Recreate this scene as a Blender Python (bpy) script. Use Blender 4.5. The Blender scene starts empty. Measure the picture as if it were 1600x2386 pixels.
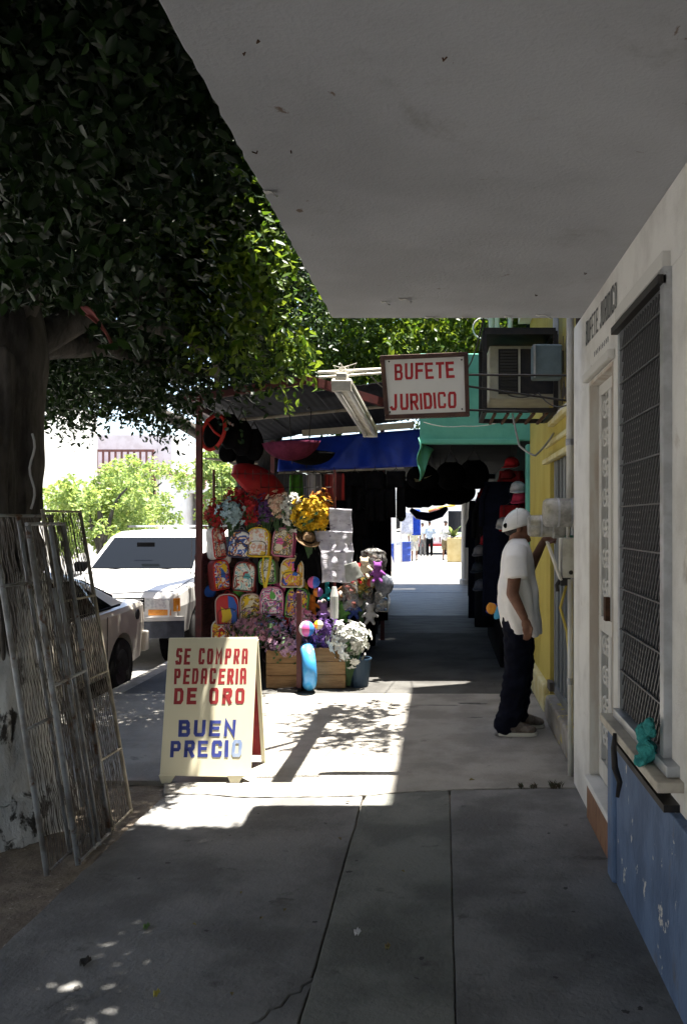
import bpy, bmesh, math, random
import numpy as np
from mathutils import Vector, Matrix, Euler

# ------------------------------------------------------------------ camera, sky, sun, exposure
F, VX, HY, EYE = 2000.0, 1032.0, 1215.0, 1.605      # focal length and vanishing point in photo pixels (1600 wide)
scene = bpy.context.scene
COL = scene.collection
cam_data = bpy.data.cameras.new('camera')
cam = bpy.data.objects.new('camera', cam_data)
COL.objects.link(cam)
cam.location = (0, 0, EYE)
cam.rotation_euler = (math.radians(90), 0, 0)
cam_data.sensor_fit = 'HORIZONTAL'
cam_data.sensor_width = 36
cam_data.lens = 36 * F / 1600
cam_data.shift_x = -(VX - 800) / 1600
cam_data.shift_y = (HY - 1193) / 1600
cam_data.clip_end = 2000
scene.camera = cam

SUNV = Vector((0.143, 0.055, 1.0)).normalized()      # towards the sun
world = bpy.data.worlds.new('World')
scene.world = world
world.use_nodes = True
wn = world.node_tree
sky = wn.nodes.new('ShaderNodeTexSky')
sky.sky_type = 'NISHITA'
sky.sun_disc = False
sky.sun_elevation = math.asin(SUNV.z)
sky.sun_rotation = math.atan2(SUNV.x, SUNV.y)
sky.air_density = 1.0
sky.dust_density = 2.0
wn.links.new(sky.outputs[0], wn.nodes['Background'].inputs[0])
wn.nodes['Background'].inputs[1].default_value = 0.10
sun_data = bpy.data.lights.new('sun', 'SUN')
sun_data.energy = 5.0
sun_data.angle = math.radians(0.53)
sun_data.color = (1.0, 0.945, 0.85)
sun = bpy.data.objects.new('sun', sun_data)
COL.objects.link(sun)
sun.rotation_euler = SUNV.to_track_quat('Z', 'Y').to_euler()
vs = scene.view_settings
vs.view_transform = 'Standard'
vs.look = 'None'
vs.exposure = 2.5
vs.gamma = 1.0
vs.use_curve_mapping = False
scene.render.engine = 'CYCLES'
scene.cycles.use_denoising = True
scene.cycles.max_bounces = 8
scene.cycles.diffuse_bounces = 5
scene.cycles.transparent_max_bounces = 8
scene.cycles.sample_clamp_indirect = 6

R = random.Random(7)
def P(px, py, Y):
    return Vector(((px - VX) * Y / F, Y, EYE + (HY - py) * Y / F))
def D(dx, dy, Y):                       # the same from coordinates measured on a 1568 wide view
    return P(dx * 1.020408, dy * 1.020408, Y)

# ------------------------------------------------------------------ materials
MATS = {}
def mat(name, c1, c2=None, scale=4.0, lo=0.4, hi=0.62, rough=0.75, bump=0.0, bscale=60.0, metal=0.0, spec=0.4,
        speck=None, speck2=None, trans=0.0, alpha=1.0, stretch=None, emis=0.0, world_co=False, sheen=0.0):
    if name in MATS:
        return MATS[name]
    m = bpy.data.materials.new(name)
    m.use_nodes = True
    nt = m.node_tree
    N, L = nt.nodes, nt.links
    b = N['Principled BSDF']
    b.inputs['Roughness'].default_value = rough
    b.inputs['Metallic'].default_value = metal
    b.inputs['Specular IOR Level'].default_value = spec
    b.inputs['Alpha'].default_value = alpha
    b.inputs['Sheen Weight'].default_value = sheen
    if trans: b.inputs['Transmission Weight'].default_value = trans
    tc = N.new('ShaderNodeTexCoord')
    co = tc.outputs['Object']
    if world_co:
        g = N.new('ShaderNodeNewGeometry'); co = g.outputs['Position']
    if stretch:
        mp = N.new('ShaderNodeMapping')
        mp.inputs['Scale'].default_value = stretch
        L.new(co, mp.inputs[0]); co = mp.outputs[0]
    def rgba(c): return (c[0], c[1], c[2], 1)
    def noise(sc, det=6.0, ro=0.6, dist=0.0):
        n = N.new('ShaderNodeTexNoise')
        n.inputs['Scale'].default_value = sc; n.inputs['Detail'].default_value = det
        n.inputs['Roughness'].default_value = ro; n.inputs['Distortion'].default_value = dist
        L.new(co, n.inputs['Vector'])
        return n.outputs['Fac']
    def ramp(fac, a, z):
        r = N.new('ShaderNodeMapRange')
        r.inputs['From Min'].default_value = a; r.inputs['From Max'].default_value = z
        r.interpolation_type = 'SMOOTHSTEP'
        L.new(fac, r.inputs['Value'])
        return r.outputs[0]
    def mix(fac, a, bb):
        x = N.new('ShaderNodeMix'); x.data_type = 'RGBA'
        L.new(fac, x.inputs['Factor'])
        for s, v in ((x.inputs['A'], a), (x.inputs['B'], bb)):
            if isinstance(v, tuple): s.default_value = v
            else: L.new(v, s)
        return x.outputs['Result']
    cur = rgba(c1)
    if c2 is not None:
        cur = mix(ramp(noise(scale), lo, hi), rgba(c1), rgba(c2))
    for sp in (speck, speck2):
        if sp:
            col, sc, a, z = sp
            cur = mix(ramp(noise(sc, 8.0, 0.65, 0.4), a, z), cur, rgba(col))
    if isinstance(cur, tuple): b.inputs['Base Color'].default_value = cur
    else: L.new(cur, b.inputs['Base Color'])
    if bump:
        bp = N.new('ShaderNodeBump')
        bp.inputs['Strength'].default_value = bump
        bp.inputs['Distance'].default_value = 0.02
        L.new(noise(bscale, 5.0, 0.6), bp.inputs['Height'])
        L.new(bp.outputs[0], b.inputs['Normal'])
    m.diffuse_color = rgba(c1)
    MATS[name] = m
    return m

def print_mat(name, palette, scale=14.0, seed=0.0, rough=0.45):
    """glossy printed cloth: constant patches of a palette"""
    if name in MATS: return MATS[name]
    m = bpy.data.materials.new(name); m.use_nodes = True
    N, L = m.node_tree.nodes, m.node_tree.links
    b = N['Principled BSDF']; b.inputs['Roughness'].default_value = rough
    tc = N.new('ShaderNodeTexCoord')
    mp = N.new('ShaderNodeMapping'); mp.inputs['Location'].default_value = (seed, seed * 1.7, seed * .6)
    mp.inputs['Scale'].default_value = (1, .15, 1)
    L.new(tc.outputs['Object'], mp.inputs[0])
    n = N.new('ShaderNodeTexNoise'); n.inputs['Scale'].default_value = scale; n.inputs['Detail'].default_value = 3
    n.inputs['Distortion'].default_value = 1.2
    L.new(mp.outputs[0], n.inputs['Vector'])
    cr = N.new('ShaderNodeValToRGB'); cr.color_ramp.interpolation = 'CONSTANT'
    el = cr.color_ramp.elements
    k = len(palette)
    el[0].position = 0; el[0].color = (*palette[0], 1)
    el[1].position = .40; el[1].color = (*palette[1 % k], 1)
    for i in range(2, k):
        e = el.new(.40 + .22 * (i - 1) / max(1, k - 2)); e.color = (*palette[i], 1)
    L.new(n.outputs['Fac'], cr.inputs[0]); L.new(cr.outputs[0], b.inputs['Base Color'])
    MATS[name] = m
    return m

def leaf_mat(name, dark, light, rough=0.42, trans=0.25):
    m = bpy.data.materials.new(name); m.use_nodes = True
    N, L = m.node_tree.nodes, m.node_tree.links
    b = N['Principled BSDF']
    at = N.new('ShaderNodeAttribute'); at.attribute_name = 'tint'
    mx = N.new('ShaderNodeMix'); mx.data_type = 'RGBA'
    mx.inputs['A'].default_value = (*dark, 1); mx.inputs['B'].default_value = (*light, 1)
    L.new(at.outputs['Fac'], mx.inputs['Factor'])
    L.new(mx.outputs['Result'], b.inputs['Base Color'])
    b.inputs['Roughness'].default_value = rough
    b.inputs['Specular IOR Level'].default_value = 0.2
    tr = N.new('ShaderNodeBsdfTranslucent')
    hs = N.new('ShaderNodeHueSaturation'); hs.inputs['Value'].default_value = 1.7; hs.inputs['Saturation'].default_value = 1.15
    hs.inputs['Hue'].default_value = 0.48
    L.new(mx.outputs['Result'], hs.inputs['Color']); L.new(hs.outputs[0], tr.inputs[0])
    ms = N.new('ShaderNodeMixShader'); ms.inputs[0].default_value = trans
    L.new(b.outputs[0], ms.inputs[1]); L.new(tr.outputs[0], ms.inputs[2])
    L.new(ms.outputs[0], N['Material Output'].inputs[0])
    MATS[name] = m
    return m

# ------------------------------------------------------------------ mesh building
def new_obj(name, me, parent=None):
    o = bpy.data.objects.new(name, me)
    COL.objects.link(o)
    if parent is not None: o.parent = parent
    return o
def tag(o, label=None, cat=None, group=None, kind=None):
    if label: o['label'] = label
    if cat: o['category'] = cat
    if group: o['group'] = group
    if kind: o['kind'] = kind
    return o
def thing(name, label, cat, loc=(0, 0, 0), rz=0.0, group=None):
    o = bpy.data.objects.new(name, None)
    o.empty_display_size = 0.1
    COL.objects.link(o)
    o.location = loc
    o.rotation_euler = (0, 0, rz)
    return tag(o, label, cat, group)
def origin_of(o):
    p = Vector((0, 0, 0))
    while o is not None:
        p += Vector(o.location); o = o.parent
    return p

class MB:
    def __init__(s): s.v = []; s.f = []; s.mi = []; s.m = 0
    def add(s, vs_, fs):
        o = len(s.v)
        s.v += [tuple(v) for v in vs_]
        s.f += [tuple(i + o for i in f) for f in fs]
        s.mi += [s.m] * len(fs)
        return s
    def box(s, x0, x1, y0, y1, z0, z1):
        return s.add([(x0,y0,z0),(x1,y0,z0),(x1,y1,z0),(x0,y1,z0),(x0,y0,z1),(x1,y0,z1),(x1,y1,z1),(x0,y1,z1)],
                     [(0,3,2,1),(4,5,6,7),(0,1,5,4),(1,2,6,5),(2,3,7,6),(3,0,4,7)])
    def obox(s, c, h, rot):
        c = Vector(c); Mx = rot if isinstance(rot, Matrix) else Euler(rot).to_matrix()
        vs_ = [c + Mx @ Vector((sx*h[0], sy*h[1], sz*h[2])) for sz in (-1,1) for sx, sy in ((-1,-1),(1,-1),(1,1),(-1,1))]
        return s.add(vs_, [(0,3,2,1),(4,5,6,7),(0,1,5,4),(1,2,6,5),(2,3,7,6),(3,0,4,7)])
    def beam(s, a, b, w, h, up=(0,0,1)):
        a, b = Vector(a), Vector(b)
        d = (b - a); l = d.length; d.normalize()
        u = Vector(up)
        if abs(d.dot(u)) > .98: u = Vector((0,1,0))
        r = d.cross(u).normalized(); u = r.cross(d).normalized()
        Mx = Matrix((r, d, u)).transposed()
        return s.obox((a + b) / 2, (w/2, l/2, h/2), Mx)
    def tube(s, pts, r, n=8, closed=False, cap=True, flat=1.0):
        pts = [Vector(p) for p in pts]
        k = len(pts)
        rs = r if isinstance(r, (list, tuple)) else [r]*k
        prev = None; vs_ = []; fs = []
        for i, p in enumerate(pts):
            if closed: t = pts[(i+1) % k] - pts[i-1]
            else: t = pts[min(i+1, k-1)] - pts[max(i-1, 0)]
            if t.length < 1e-9: t = Vector((0,0,1))
            t.normalize()
            if prev is None:
                prev = t.orthogonal().normalized()
            else:
                prev = (prev - t * prev.dot(t))
                if prev.length < 1e-6: prev = t.orthogonal()
                prev.normalize()
            bn = t.cross(prev)
            for j in range(n):
                a = 2*math.pi*j/n
                vs_.append(p + prev*math.cos(a)*rs[i] + bn*math.sin(a)*rs[i]*flat)
        rng = k if closed else k-1
        for i in range(rng):
            for j in range(n):
                i2 = (i+1) % k; j2 = (j+1) % n
                fs.append((i*n+j, i*n+j2, i2*n+j2, i2*n+j))
        if cap and not closed:
            fs.append(tuple(range(n))[::-1]); fs.append(tuple((k-1)*n+j for j in range(n)))
        return s.add(vs_, fs)
    def prism(s, pts, vec):
        pts = [Vector(p) for p in pts]; vec = Vector(vec); n = len(pts)
        return s.add(pts + [p + vec for p in pts],
                     [tuple(range(n))[::-1], tuple(range(n, 2*n))] + [(i, (i+1) % n, n+(i+1) % n, n+i) for i in range(n)])
    def lathe(s, prof, o=(0,0,0), axis=(0,0,1), n=16, arc=1.0):
        o = Vector(o); ax = Vector(axis).normalized(); u = ax.orthogonal().normalized(); w = ax.cross(u)
        vs_ = []; fs = []; k = len(prof)
        for r, h in prof:
            for j in range(n):
                a = 2*math.pi*j/n
                vs_.append(o + ax*h + (u*math.cos(a) + w*math.sin(a))*max(r, 1e-4))
        for i in range(k-1):
            for j in range(n):
                j2 = (j+1) % n
                fs.append((i*n+j, i*n+j2, (i+1)*n+j2, (i+1)*n+j))
        return s.add(vs_, fs)
    def ell(s, c, r, nu=12, nv=8, rot=None):
        c = Vector(c); Mx = Euler(rot).to_matrix() if rot else Matrix.Identity(3)
        vs_ = []; fs = []
        for i in range(nv+1):
            th = math.pi*i/nv
            for j in range(nu):
                ph = 2*math.pi*j/nu
                vs_.append(c + Mx @ Vector((r[0]*math.sin(th)*math.cos(ph), r[1]*math.sin(th)*math.sin(ph), r[2]*math.cos(th))))
        for i in range(nv):
            for j in range(nu):
                j2 = (j+1) % nu
                fs.append((i*nu+j, (i+1)*nu+j, (i+1)*nu+j2, i*nu+j2))
        return s.add(vs_, fs)
    def loft(s, rings, cap=True, closed=True):
        n = len(rings[0]); vs_ = [p for r in rings for p in r]; fs = []
        for i in range(len(rings)-1):
            for j in range(n if closed else n-1):
                j2 = (j+1) % n
                fs.append((i*n+j, i*n+j2, (i+1)*n+j2, (i+1)*n+j))
        if cap and closed:
            fs.append(tuple(range(n))[::-1]); fs.append(tuple((len(rings)-1)*n+j for j in range(n)))
        return s.add(vs_, fs)
    def grid(s, fn, nu, nv):
        vs_ = [fn(i/nu, j/nv) for i in range(nu+1) for j in range(nv+1)]
        fs = [(i*(nv+1)+j, (i+1)*(nv+1)+j, (i+1)*(nv+1)+j+1, i*(nv+1)+j+1) for i in range(nu) for j in range(nv)]
        return s.add(vs_, fs)
    def build(s, name, mats, parent=None, smooth=False, bevel=0.0, solid=0.0, sub=0, fix=True, center=False, bseg=2,
              label=None, cat=None, group=None, kind=None):
        me = bpy.data.meshes.new(name)
        off = Vector((0, 0, 0))
        if parent is not None: off = origin_of(parent)
        elif center:
            xs = [v[0] for v in s.v]; ys = [v[1] for v in s.v]; zs = [v[2] for v in s.v]
            off = Vector(((min(xs)+max(xs))/2, (min(ys)+max(ys))/2, min(zs)))
        me.from_pydata([(v[0]-off.x, v[1]-off.y, v[2]-off.z) for v in s.v], [], s.f)
        if not isinstance(mats, (list, tuple)): mats = [mats]
        for m in mats: me.materials.append(m)
        if len(mats) > 1: me.polygons.foreach_set('material_index', s.mi)
        if fix:
            bm = bmesh.new(); bm.from_mesh(me)
            bmesh.ops.recalc_face_normals(bm, faces=bm.faces)
            bm.to_mesh(me); bm.free()
        if smooth: me.polygons.foreach_set('use_smooth', [True]*len(me.polygons))
        o = new_obj(name, me, parent)
        if parent is None and center: o.location = off
        if bevel:
            md = o.modifiers.new('bevel', 'BEVEL'); md.width = bevel; md.segments = bseg; md.limit_method = 'ANGLE'
        if solid:
            md = o.modifiers.new('solid', 'SOLIDIFY'); md.thickness = solid; md.offset = 0
        if sub:
            md = o.modifiers.new('sub', 'SUBSURF'); md.levels = sub; md.render_levels = sub
        return tag(o, label, cat, group, kind)

BAKE = None
def bake(o, *also):
    """apply an object's modifiers, in a small scene of its own to stay quick"""
    global BAKE
    if BAKE is None: BAKE = bpy.data.scenes.new('bake')
    for q in (o,)+also: BAKE.collection.objects.link(q)
    vl = BAKE.view_layers[0]; vl.update()
    me = bpy.data.meshes.new_from_object(o.evaluated_get(vl.depsgraph))
    for q in (o,)+also: BAKE.collection.objects.unlink(q)
    o.modifiers.clear()
    old = o.data; o.data = me
    bpy.data.meshes.remove(old)
    return o

def push(me, fn):
    """move every vertex along its normal by fn(position)"""
    n = len(me.vertices)
    co = np.empty(n*3, np.float32); nr = np.empty(n*3, np.float32)
    me.vertices.foreach_get('co', co); me.vertices.foreach_get('normal', nr)
    d = np.array([fn(Vector(q)) for q in co.reshape(-1, 3)], np.float32)
    me.vertices.foreach_set('co', (co.reshape(-1, 3)+nr.reshape(-1, 3)*d[:, None]).ravel())
    me.update()

def blob(name, prims, m, parent=None, voxel=0.012, smooth=6, noise=None, **tg):
    """one continuous surface round capsules (a, b, ra, rb) and ellipsoids ('e', c, r, rot)"""
    b = MB()
    for p in prims:
        if p[0] == 'e':
            b.ell(p[1], p[2], 18, 12, p[3] if len(p) > 3 else None)
        elif p[0] == 'box':
            b.obox(p[1], p[2], p[3] if len(p) > 3 else (0,0,0))
        else:
            a, c, ra, rb = p
            a, c = Vector(a), Vector(c)
            k = 6; pts = []; rs = []
            d = (c-a).normalized() if (c-a).length > 1e-6 else Vector((0,0,1))
            for i in range(5):
                t = math.pi/2*(1-i/4); pts.append(a - d*ra*math.sin(t)); rs.append(max(ra*math.cos(t), 1e-3))
            for i in range(1, k):
                t = i/k; pts.append(a.lerp(c, t)); rs.append(ra+(rb-ra)*t)
            for i in range(5):
                t = math.pi/2*i/4; pts.append(c + d*rb*math.sin(t)); rs.append(max(rb*math.cos(t), 1e-3))
            b.tube(pts, rs, 14)
    o = b.build(name, m, parent, smooth=True, center=parent is None, **tg)
    md = o.modifiers.new('r', 'REMESH'); md.mode = 'VOXEL'; md.voxel_size = voxel; md.use_smooth_shade = True
    ms = o.modifiers.new('s', 'SMOOTH'); ms.iterations = smooth; ms.factor = .5
    bake(o)
    me = o.data
    if noise:
        amp, sc, zst = noise
        from mathutils import noise as mn
        def fold(co):
            q = Vector((co.x*sc, co.y*sc, co.z*sc*zst))
            return (mn.noise(q) + .5*mn.noise(q*2.1)) * amp
        push(me, fold)
    me.polygons.foreach_set('use_smooth', [True]*len(me.polygons))
    return o

def jag(a, b, n, amp, seed):
    rr = random.Random(seed)
    a, b = Vector(a), Vector(b)
    d = (b-a); nrm = Vector((-d.y, d.x)).normalized()
    return [a + d*(i/n) + nrm*(0 if i in (0, n) else rr.uniform(-amp, amp)) for i in range(n+1)]

# stroke lettering ------------------------------------------------------------------
GL = {
 'S': [[(1,.9),(.88,1),(.12,1),(0,.9),(0,.62),(.12,.53),(.88,.5),(1,.4),(1,.1),(.88,0),(.1,0),(0,.1)]],
 'E': [[(1,1),(0,1),(0,0),(1,0)], [(0,.52),(.85,.52)]],
 'C': [[(1,.82),(1,.9),(.88,1),(.12,1),(0,.88),(0,.12),(.12,0),(.88,0),(1,.1),(1,.18)]],
 'O': [[(.15,1),(.85,1),(1,.87),(1,.13),(.85,0),(.15,0),(0,.13),(0,.87),(.15,1)]],
 'M': [[(0,0),(0,1),(.5,.42),(1,1),(1,0)]],
 'P': [[(0,0),(0,1),(.85,1),(1,.88),(1,.58),(.85,.46),(0,.46)]],
 'R': [[(0,0),(0,1),(.85,1),(1,.88),(1,.6),(.85,.48),(0,.48)], [(.5,.48),(1,0)]],
 'A': [[(0,0),(0,.86),(.15,1),(.85,1),(1,.86),(1,0)], [(0,.4),(1,.4)]],
 'D': [[(0,0),(0,1),(.78,1),(1,.82),(1,.18),(.78,0),(0,0)]],
 'I': [[(.5,0),(.5,1)]],
 'B': [[(0,0),(0,1),(.8,1),(.95,.88),(.95,.65),(.8,.53),(0,.53)], [(.78,.53),(1,.4),(1,.13),(.85,0),(0,0)]],
 'U': [[(0,1),(0,.14),(.14,0),(.86,0),(1,.14),(1,1)]],
 'N': [[(0,0),(0,1),(1,0),(1,1)]],
 'F': [[(0,0),(0,1),(1,1)], [(0,.52),(.85,.52)]],
 'T': [[(.5,0),(.5,1)], [(0,1),(1,1)]],
 'J': [[(.75,1),(.75,.16),(.6,0),(.2,0),(0,.12)]],
}
def stroke(mb, pts, w, to3, lift):
    """one mitred strip along 2D points; to3 maps (x, y, lift) to space"""
    pts = [Vector(p) for p in pts]
    closed = (pts[0]-pts[-1]).length < 1e-6
    if closed: pts = pts[:-1]
    k = len(pts); L_, R_ = [], []
    if not closed:                       # square ends
        pts[0] = pts[0] + (pts[0]-pts[1]).normalized()*w*.5
        pts[-1] = pts[-1] + (pts[-1]-pts[-2]).normalized()*w*.5
    for i in range(k):
        p = pts[i]
        d0 = (p - pts[i-1]).normalized() if (closed or i > 0) else None
        d1 = (pts[(i+1) % k] - p).normalized() if (closed or i < k-1) else None
        if d0 is None: d0 = d1
        if d1 is None: d1 = d0
        n0 = Vector((-d0.y, d0.x)); n1 = Vector((-d1.y, d1.x))
        m = (n0+n1)
        m = n0 if m.length < 1e-6 else m.normalized()
        q = w*.5/max(.42, m.dot(n0))
        L_.append(p + m*q); R_.append(p - m*q)
    n = k if closed else k-1
    for i in range(n):
        j = (i+1) % k
        mb.add([to3(L_[i], lift), to3(R_[i], lift), to3(R_[j], lift), to3(L_[j], lift)], [(0,1,2,3)])
def lettering(mb, text, o, ux, uz, nrm, H, W, gap, w, lift=.0002, space=.6, jitter=0.0, rr=None):
    o, ux, uz, nrm = Vector(o), Vector(ux).normalized(), Vector(uz).normalized(), Vector(nrm).normalized()
    x = 0.0
    for ch in text:
        if ch == ' ':
            x += W*space + gap; continue
        cw = W*.25 if ch == 'I' else (W*1.15 if ch == 'M' else W)
        hr_ = random.Random(len(text)*31+int(x*1e4)+ord(ch))
        dy = rr.uniform(-jitter, jitter) if rr else 0
        sl = hr_.uniform(-.035, .035); wk = w*hr_.uniform(.9, 1.1); hk = hr_.uniform(.97, 1.03)
        for k, pl in enumerate(GL[ch]):
            def to3(p, l, x=x): return o + ux*(x+p.x+sl*p.y) + uz*(p.y*hk+dy) + nrm*l
            stroke(mb, [(p[0]*(cw-w)+w/2 if ch != 'I' else cw/2, p[1]*(H-w)+w/2) for p in pl], wk, to3, lift + .00006*k)
        x += cw + gap
    return x - gap

# common materials ------------------------------------------------------------------
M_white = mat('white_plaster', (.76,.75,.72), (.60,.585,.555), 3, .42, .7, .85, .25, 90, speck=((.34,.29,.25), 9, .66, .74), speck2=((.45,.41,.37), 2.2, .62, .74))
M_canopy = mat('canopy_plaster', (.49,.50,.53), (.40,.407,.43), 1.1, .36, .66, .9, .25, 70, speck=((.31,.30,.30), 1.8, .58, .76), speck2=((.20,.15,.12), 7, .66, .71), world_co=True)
M_maroon = mat('maroon_paint', (.10,.022,.022), (.07,.02,.02), 12, rough=.55)
M_black = mat('black_cloth', (.0035,.0035,.004), (.007,.007,.008), 8, rough=.9, spec=.05)
M_steel = mat('galvanised_steel', (.38,.39,.41), (.25,.26,.28), 9, rough=.5, metal=.55, speck=((.16,.1,.06), 12, .64, .7))
M_dark = mat('dark_iron', (.012,.012,.013), (.025,.02,.018), 20, rough=.55)
M_glass = mat('dark_glass', (.008,.009,.011), rough=.08, spec=.35)
M_rubber = mat('tyre_rubber', (.01,.01,.01), (.018,.018,.018), 15, rough=.85)
M_chrome = mat('chrome', (.6,.6,.62), rough=.2, metal=1.0)
M_wood = mat('crate_wood', (.30,.18,.08), (.20,.11,.045), 3, .35, .65, .8, .2, 30, stretch=(2, 2, 14))

# ================================================================== the setting
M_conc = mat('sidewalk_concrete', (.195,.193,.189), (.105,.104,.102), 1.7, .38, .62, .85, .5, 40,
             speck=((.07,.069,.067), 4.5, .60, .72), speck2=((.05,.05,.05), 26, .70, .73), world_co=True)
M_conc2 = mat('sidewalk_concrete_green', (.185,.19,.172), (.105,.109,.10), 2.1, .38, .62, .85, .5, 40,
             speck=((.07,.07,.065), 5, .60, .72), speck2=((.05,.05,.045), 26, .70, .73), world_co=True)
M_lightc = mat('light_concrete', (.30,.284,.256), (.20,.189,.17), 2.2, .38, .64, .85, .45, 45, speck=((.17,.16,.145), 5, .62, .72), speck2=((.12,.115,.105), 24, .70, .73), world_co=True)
M_worn = mat('worn_shaded_concrete', (.10,.092,.08), (.04,.037,.033), 2.2, .4, .6, .52, .9, 5.0, spec=.25,
             speck=((.06,.058,.055), 3.2, .6, .7), world_co=True, stretch=(1, 3.2, 1))  # worn concrete with the passage shade put into its dark colour
M_worn_mid = mat('scuffed_shaded_concrete', (.11,.104,.094), (.05,.047,.043), 2.0, .4, .6, .66, .6, 6.0, spec=.2, speck=((.03,.029,.027), 4, .58, .68), world_co=True, stretch=(1, 2.6, 1))  # scuffed concrete, its colour lowered for the passage shade
M_worn_near = mat('shaded_dark_concrete', (.10,.098,.092), (.055,.053,.05), 1.8, .35, .65, .8, .3, 30, spec=.15, speck=((.03,.029,.028), 4, .6, .7), world_co=True)  # deep shade at the passage mouth painted into the concrete colour
M_asph = mat('street_asphalt', (.24,.235,.225), (.18,.176,.168), 1.2, .35, .65, .9, .4, 80, world_co=True)
M_dirt = mat('bare_dirt', (.20,.165,.125), (.12,.095,.07), 6, .35, .65, .95, .8, 30, speck=((.32,.28,.23), 30, .6, .68))
M_ground = mat('far_ground', (.30,.28,.25), (.24,.225,.195), .3, rough=.95)

b = MB(); b.box(-420, 420, -120, 900, -.6, -.3); b.build('ground', M_ground, kind='structure')
b = MB(); b.box(-11.5, -3.18, -40, 240, -.29, -.2); b.build('street', M_asph, kind='structure')
b = MB(); b.box(-60, 60, 41.5, 50, -.29, -.196); b.build('cross_street', M_asph, kind='structure')
b = MB(); b.box(-14.5, -11.5, -40, 41.5, -.29, -.04); b.build('pavement_across_street', M_conc, kind='structure')

sidewalk = tag(bpy.data.objects.new('sidewalk', None), kind='structure'); COL.objects.link(sidewalk)
base = MB(); base.box(-3.0, .84, -26, 41, -.25, -.028); base.build('bed', M_dirt, sidewalk)
def slab(pts, m, top=0.0, bottom=-.06):
    b = MB(); b.prism([(p[0], p[1], bottom) for p in pts], (0, 0, top-bottom))
    return b.build('slab', m, sidewalk, bevel=.004, bseg=1)
def V2(l): return [Vector(p) for p in l]
# the crooked cross joint below the canopy edge
cr = [(-1.64,5.04),(-1.42,5.05),(-1.2,4.99),(-1.02,4.985),(-.84,4.995),(-.62,5.0),(-.45,5.02),(-.3,5.06),(-.1,5.1),(.045,5.12),(.3,5.14),(.55,5.16),(.8,5.16)]
def crossjoint(x0, x1, off, seed):
    rr = random.Random(seed); out = []
    n = max(4, int((x1-x0)/.035))
    for i in range(n+1):
        x = x0+(x1-x0)*i/n
        for (xa, ya), (xb, yb) in zip(cr, cr[1:]):
            if xa-1e-6 <= x <= xb+1e-6 or (x <= cr[0][0] and xa == cr[0][0]):
                t = (x-xa)/(xb-xa); y = ya+(yb-ya)*t; break
        else: y = cr[-1][1]
        out.append(Vector((x, y+off+rr.uniform(-.006, .006))))
    return out
jA = jag((-.45, -2.0), (-.463, 5.0), 60, .0035, 3)
jB = jag((.048, -2.0), (.038, 5.09), 50, .0018, 4)
edgeL = jag((-1.74, -2.0), (-1.635, 5.03), 70, .006, 5)
# left strip broken by two cracks (by the sign board and near the camera)
ck1 = V2([(-1.56,5.02),(-1.5,4.9),(-1.44,4.83),(-1.36,4.8)])
near = jag((-.43, 3.05), (-.86, 2.3), 26, .012, 9)
jAl = [p for p in jA if p.y <= 4.95]
jAl = [p + Vector((-.004, 0)) for p in jAl]
lowA = [p for p in jAl if p.y < 3.0]; highA = [p for p in jAl if p.y >= 3.0]
topL = crossjoint(-1.62, -.47, -.004, 21)
slab([Vector((p.x-.0, p.y)) for p in edgeL if p.y < 4.98] + topL + highA[::-1] + [Vector((p.x, p.y)) for p in near[1:]] + [Vector((-.9, -2.0))], M_conc, 0.0)
slab([Vector((-.892, -2.0))] + [Vector((p.x+.004, p.y-.002)) for p in near[1:]][::-1] + lowA[::-1], M_conc, -.002)
slab([p + Vector((.004, 0)) for p in jA if p.y < 4.97] + crossjoint(-.45, .03, -.004, 22) + [p + Vector((-.0022, 0)) for p in jB if p.y < 5.06][::-1], M_conc2, .001)
slab([p + Vector((.0022, 0)) for p in jB if p.y < 5.06] + crossjoint(.046, .83, -.004, 23) + [Vector((.83, -2.0))], M_conc, 0.0)
slab([(-1.74,-2.01),(.83,-2.01),(.83,-26),(-1.8,-26)], M_conc, 0.0)
# beyond the joint: wide slabs to the kerb
mid = jag((-.92, 7.95), (-.9, 5.02), 30, .004, 31)
far1 = jag((-3.0, 7.98), (.95, 7.98), 40, .006, 33)
c2 = [Vector((p.x, p.y)) for p in crossjoint(-1.64, .84, +.005, 24)]
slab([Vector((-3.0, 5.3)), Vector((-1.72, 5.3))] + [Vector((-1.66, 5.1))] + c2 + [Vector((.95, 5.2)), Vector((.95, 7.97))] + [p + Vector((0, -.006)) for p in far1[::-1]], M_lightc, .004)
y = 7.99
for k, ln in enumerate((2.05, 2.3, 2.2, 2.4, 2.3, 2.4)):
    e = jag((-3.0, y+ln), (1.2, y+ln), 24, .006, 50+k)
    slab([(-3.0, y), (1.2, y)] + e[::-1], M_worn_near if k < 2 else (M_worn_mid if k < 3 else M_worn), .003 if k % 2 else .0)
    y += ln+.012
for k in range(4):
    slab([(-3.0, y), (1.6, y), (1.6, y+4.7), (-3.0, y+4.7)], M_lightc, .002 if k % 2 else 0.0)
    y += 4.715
b = MB(); b.box(-3.18, -3.0, -26, 41, -.28, .0); b.build('kerb', mat('kerb_concrete', (.3,.29,.26), (.2,.19,.17), 4, rough=.9, bump=.3), kind='structure', bevel=.02)
# soil in the tree pit
def pit(u, v):
    x = -3.0+u*1.33; yy = -2+v*7.15
    from mathutils import noise as mn
    return Vector((x, yy, -.035+.035*mn.noise(Vector((x*3, yy*3, 1)))+.015*mn.noise(Vector((x*9, yy*9, 4)))+.03*math.exp(-((x+2.33)**2+(yy-4.5)**2)/.25)))
b = MB(); b.grid(pit, 40, 160); b.build('soil', M_dirt, smooth=True, kind='structure')

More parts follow.
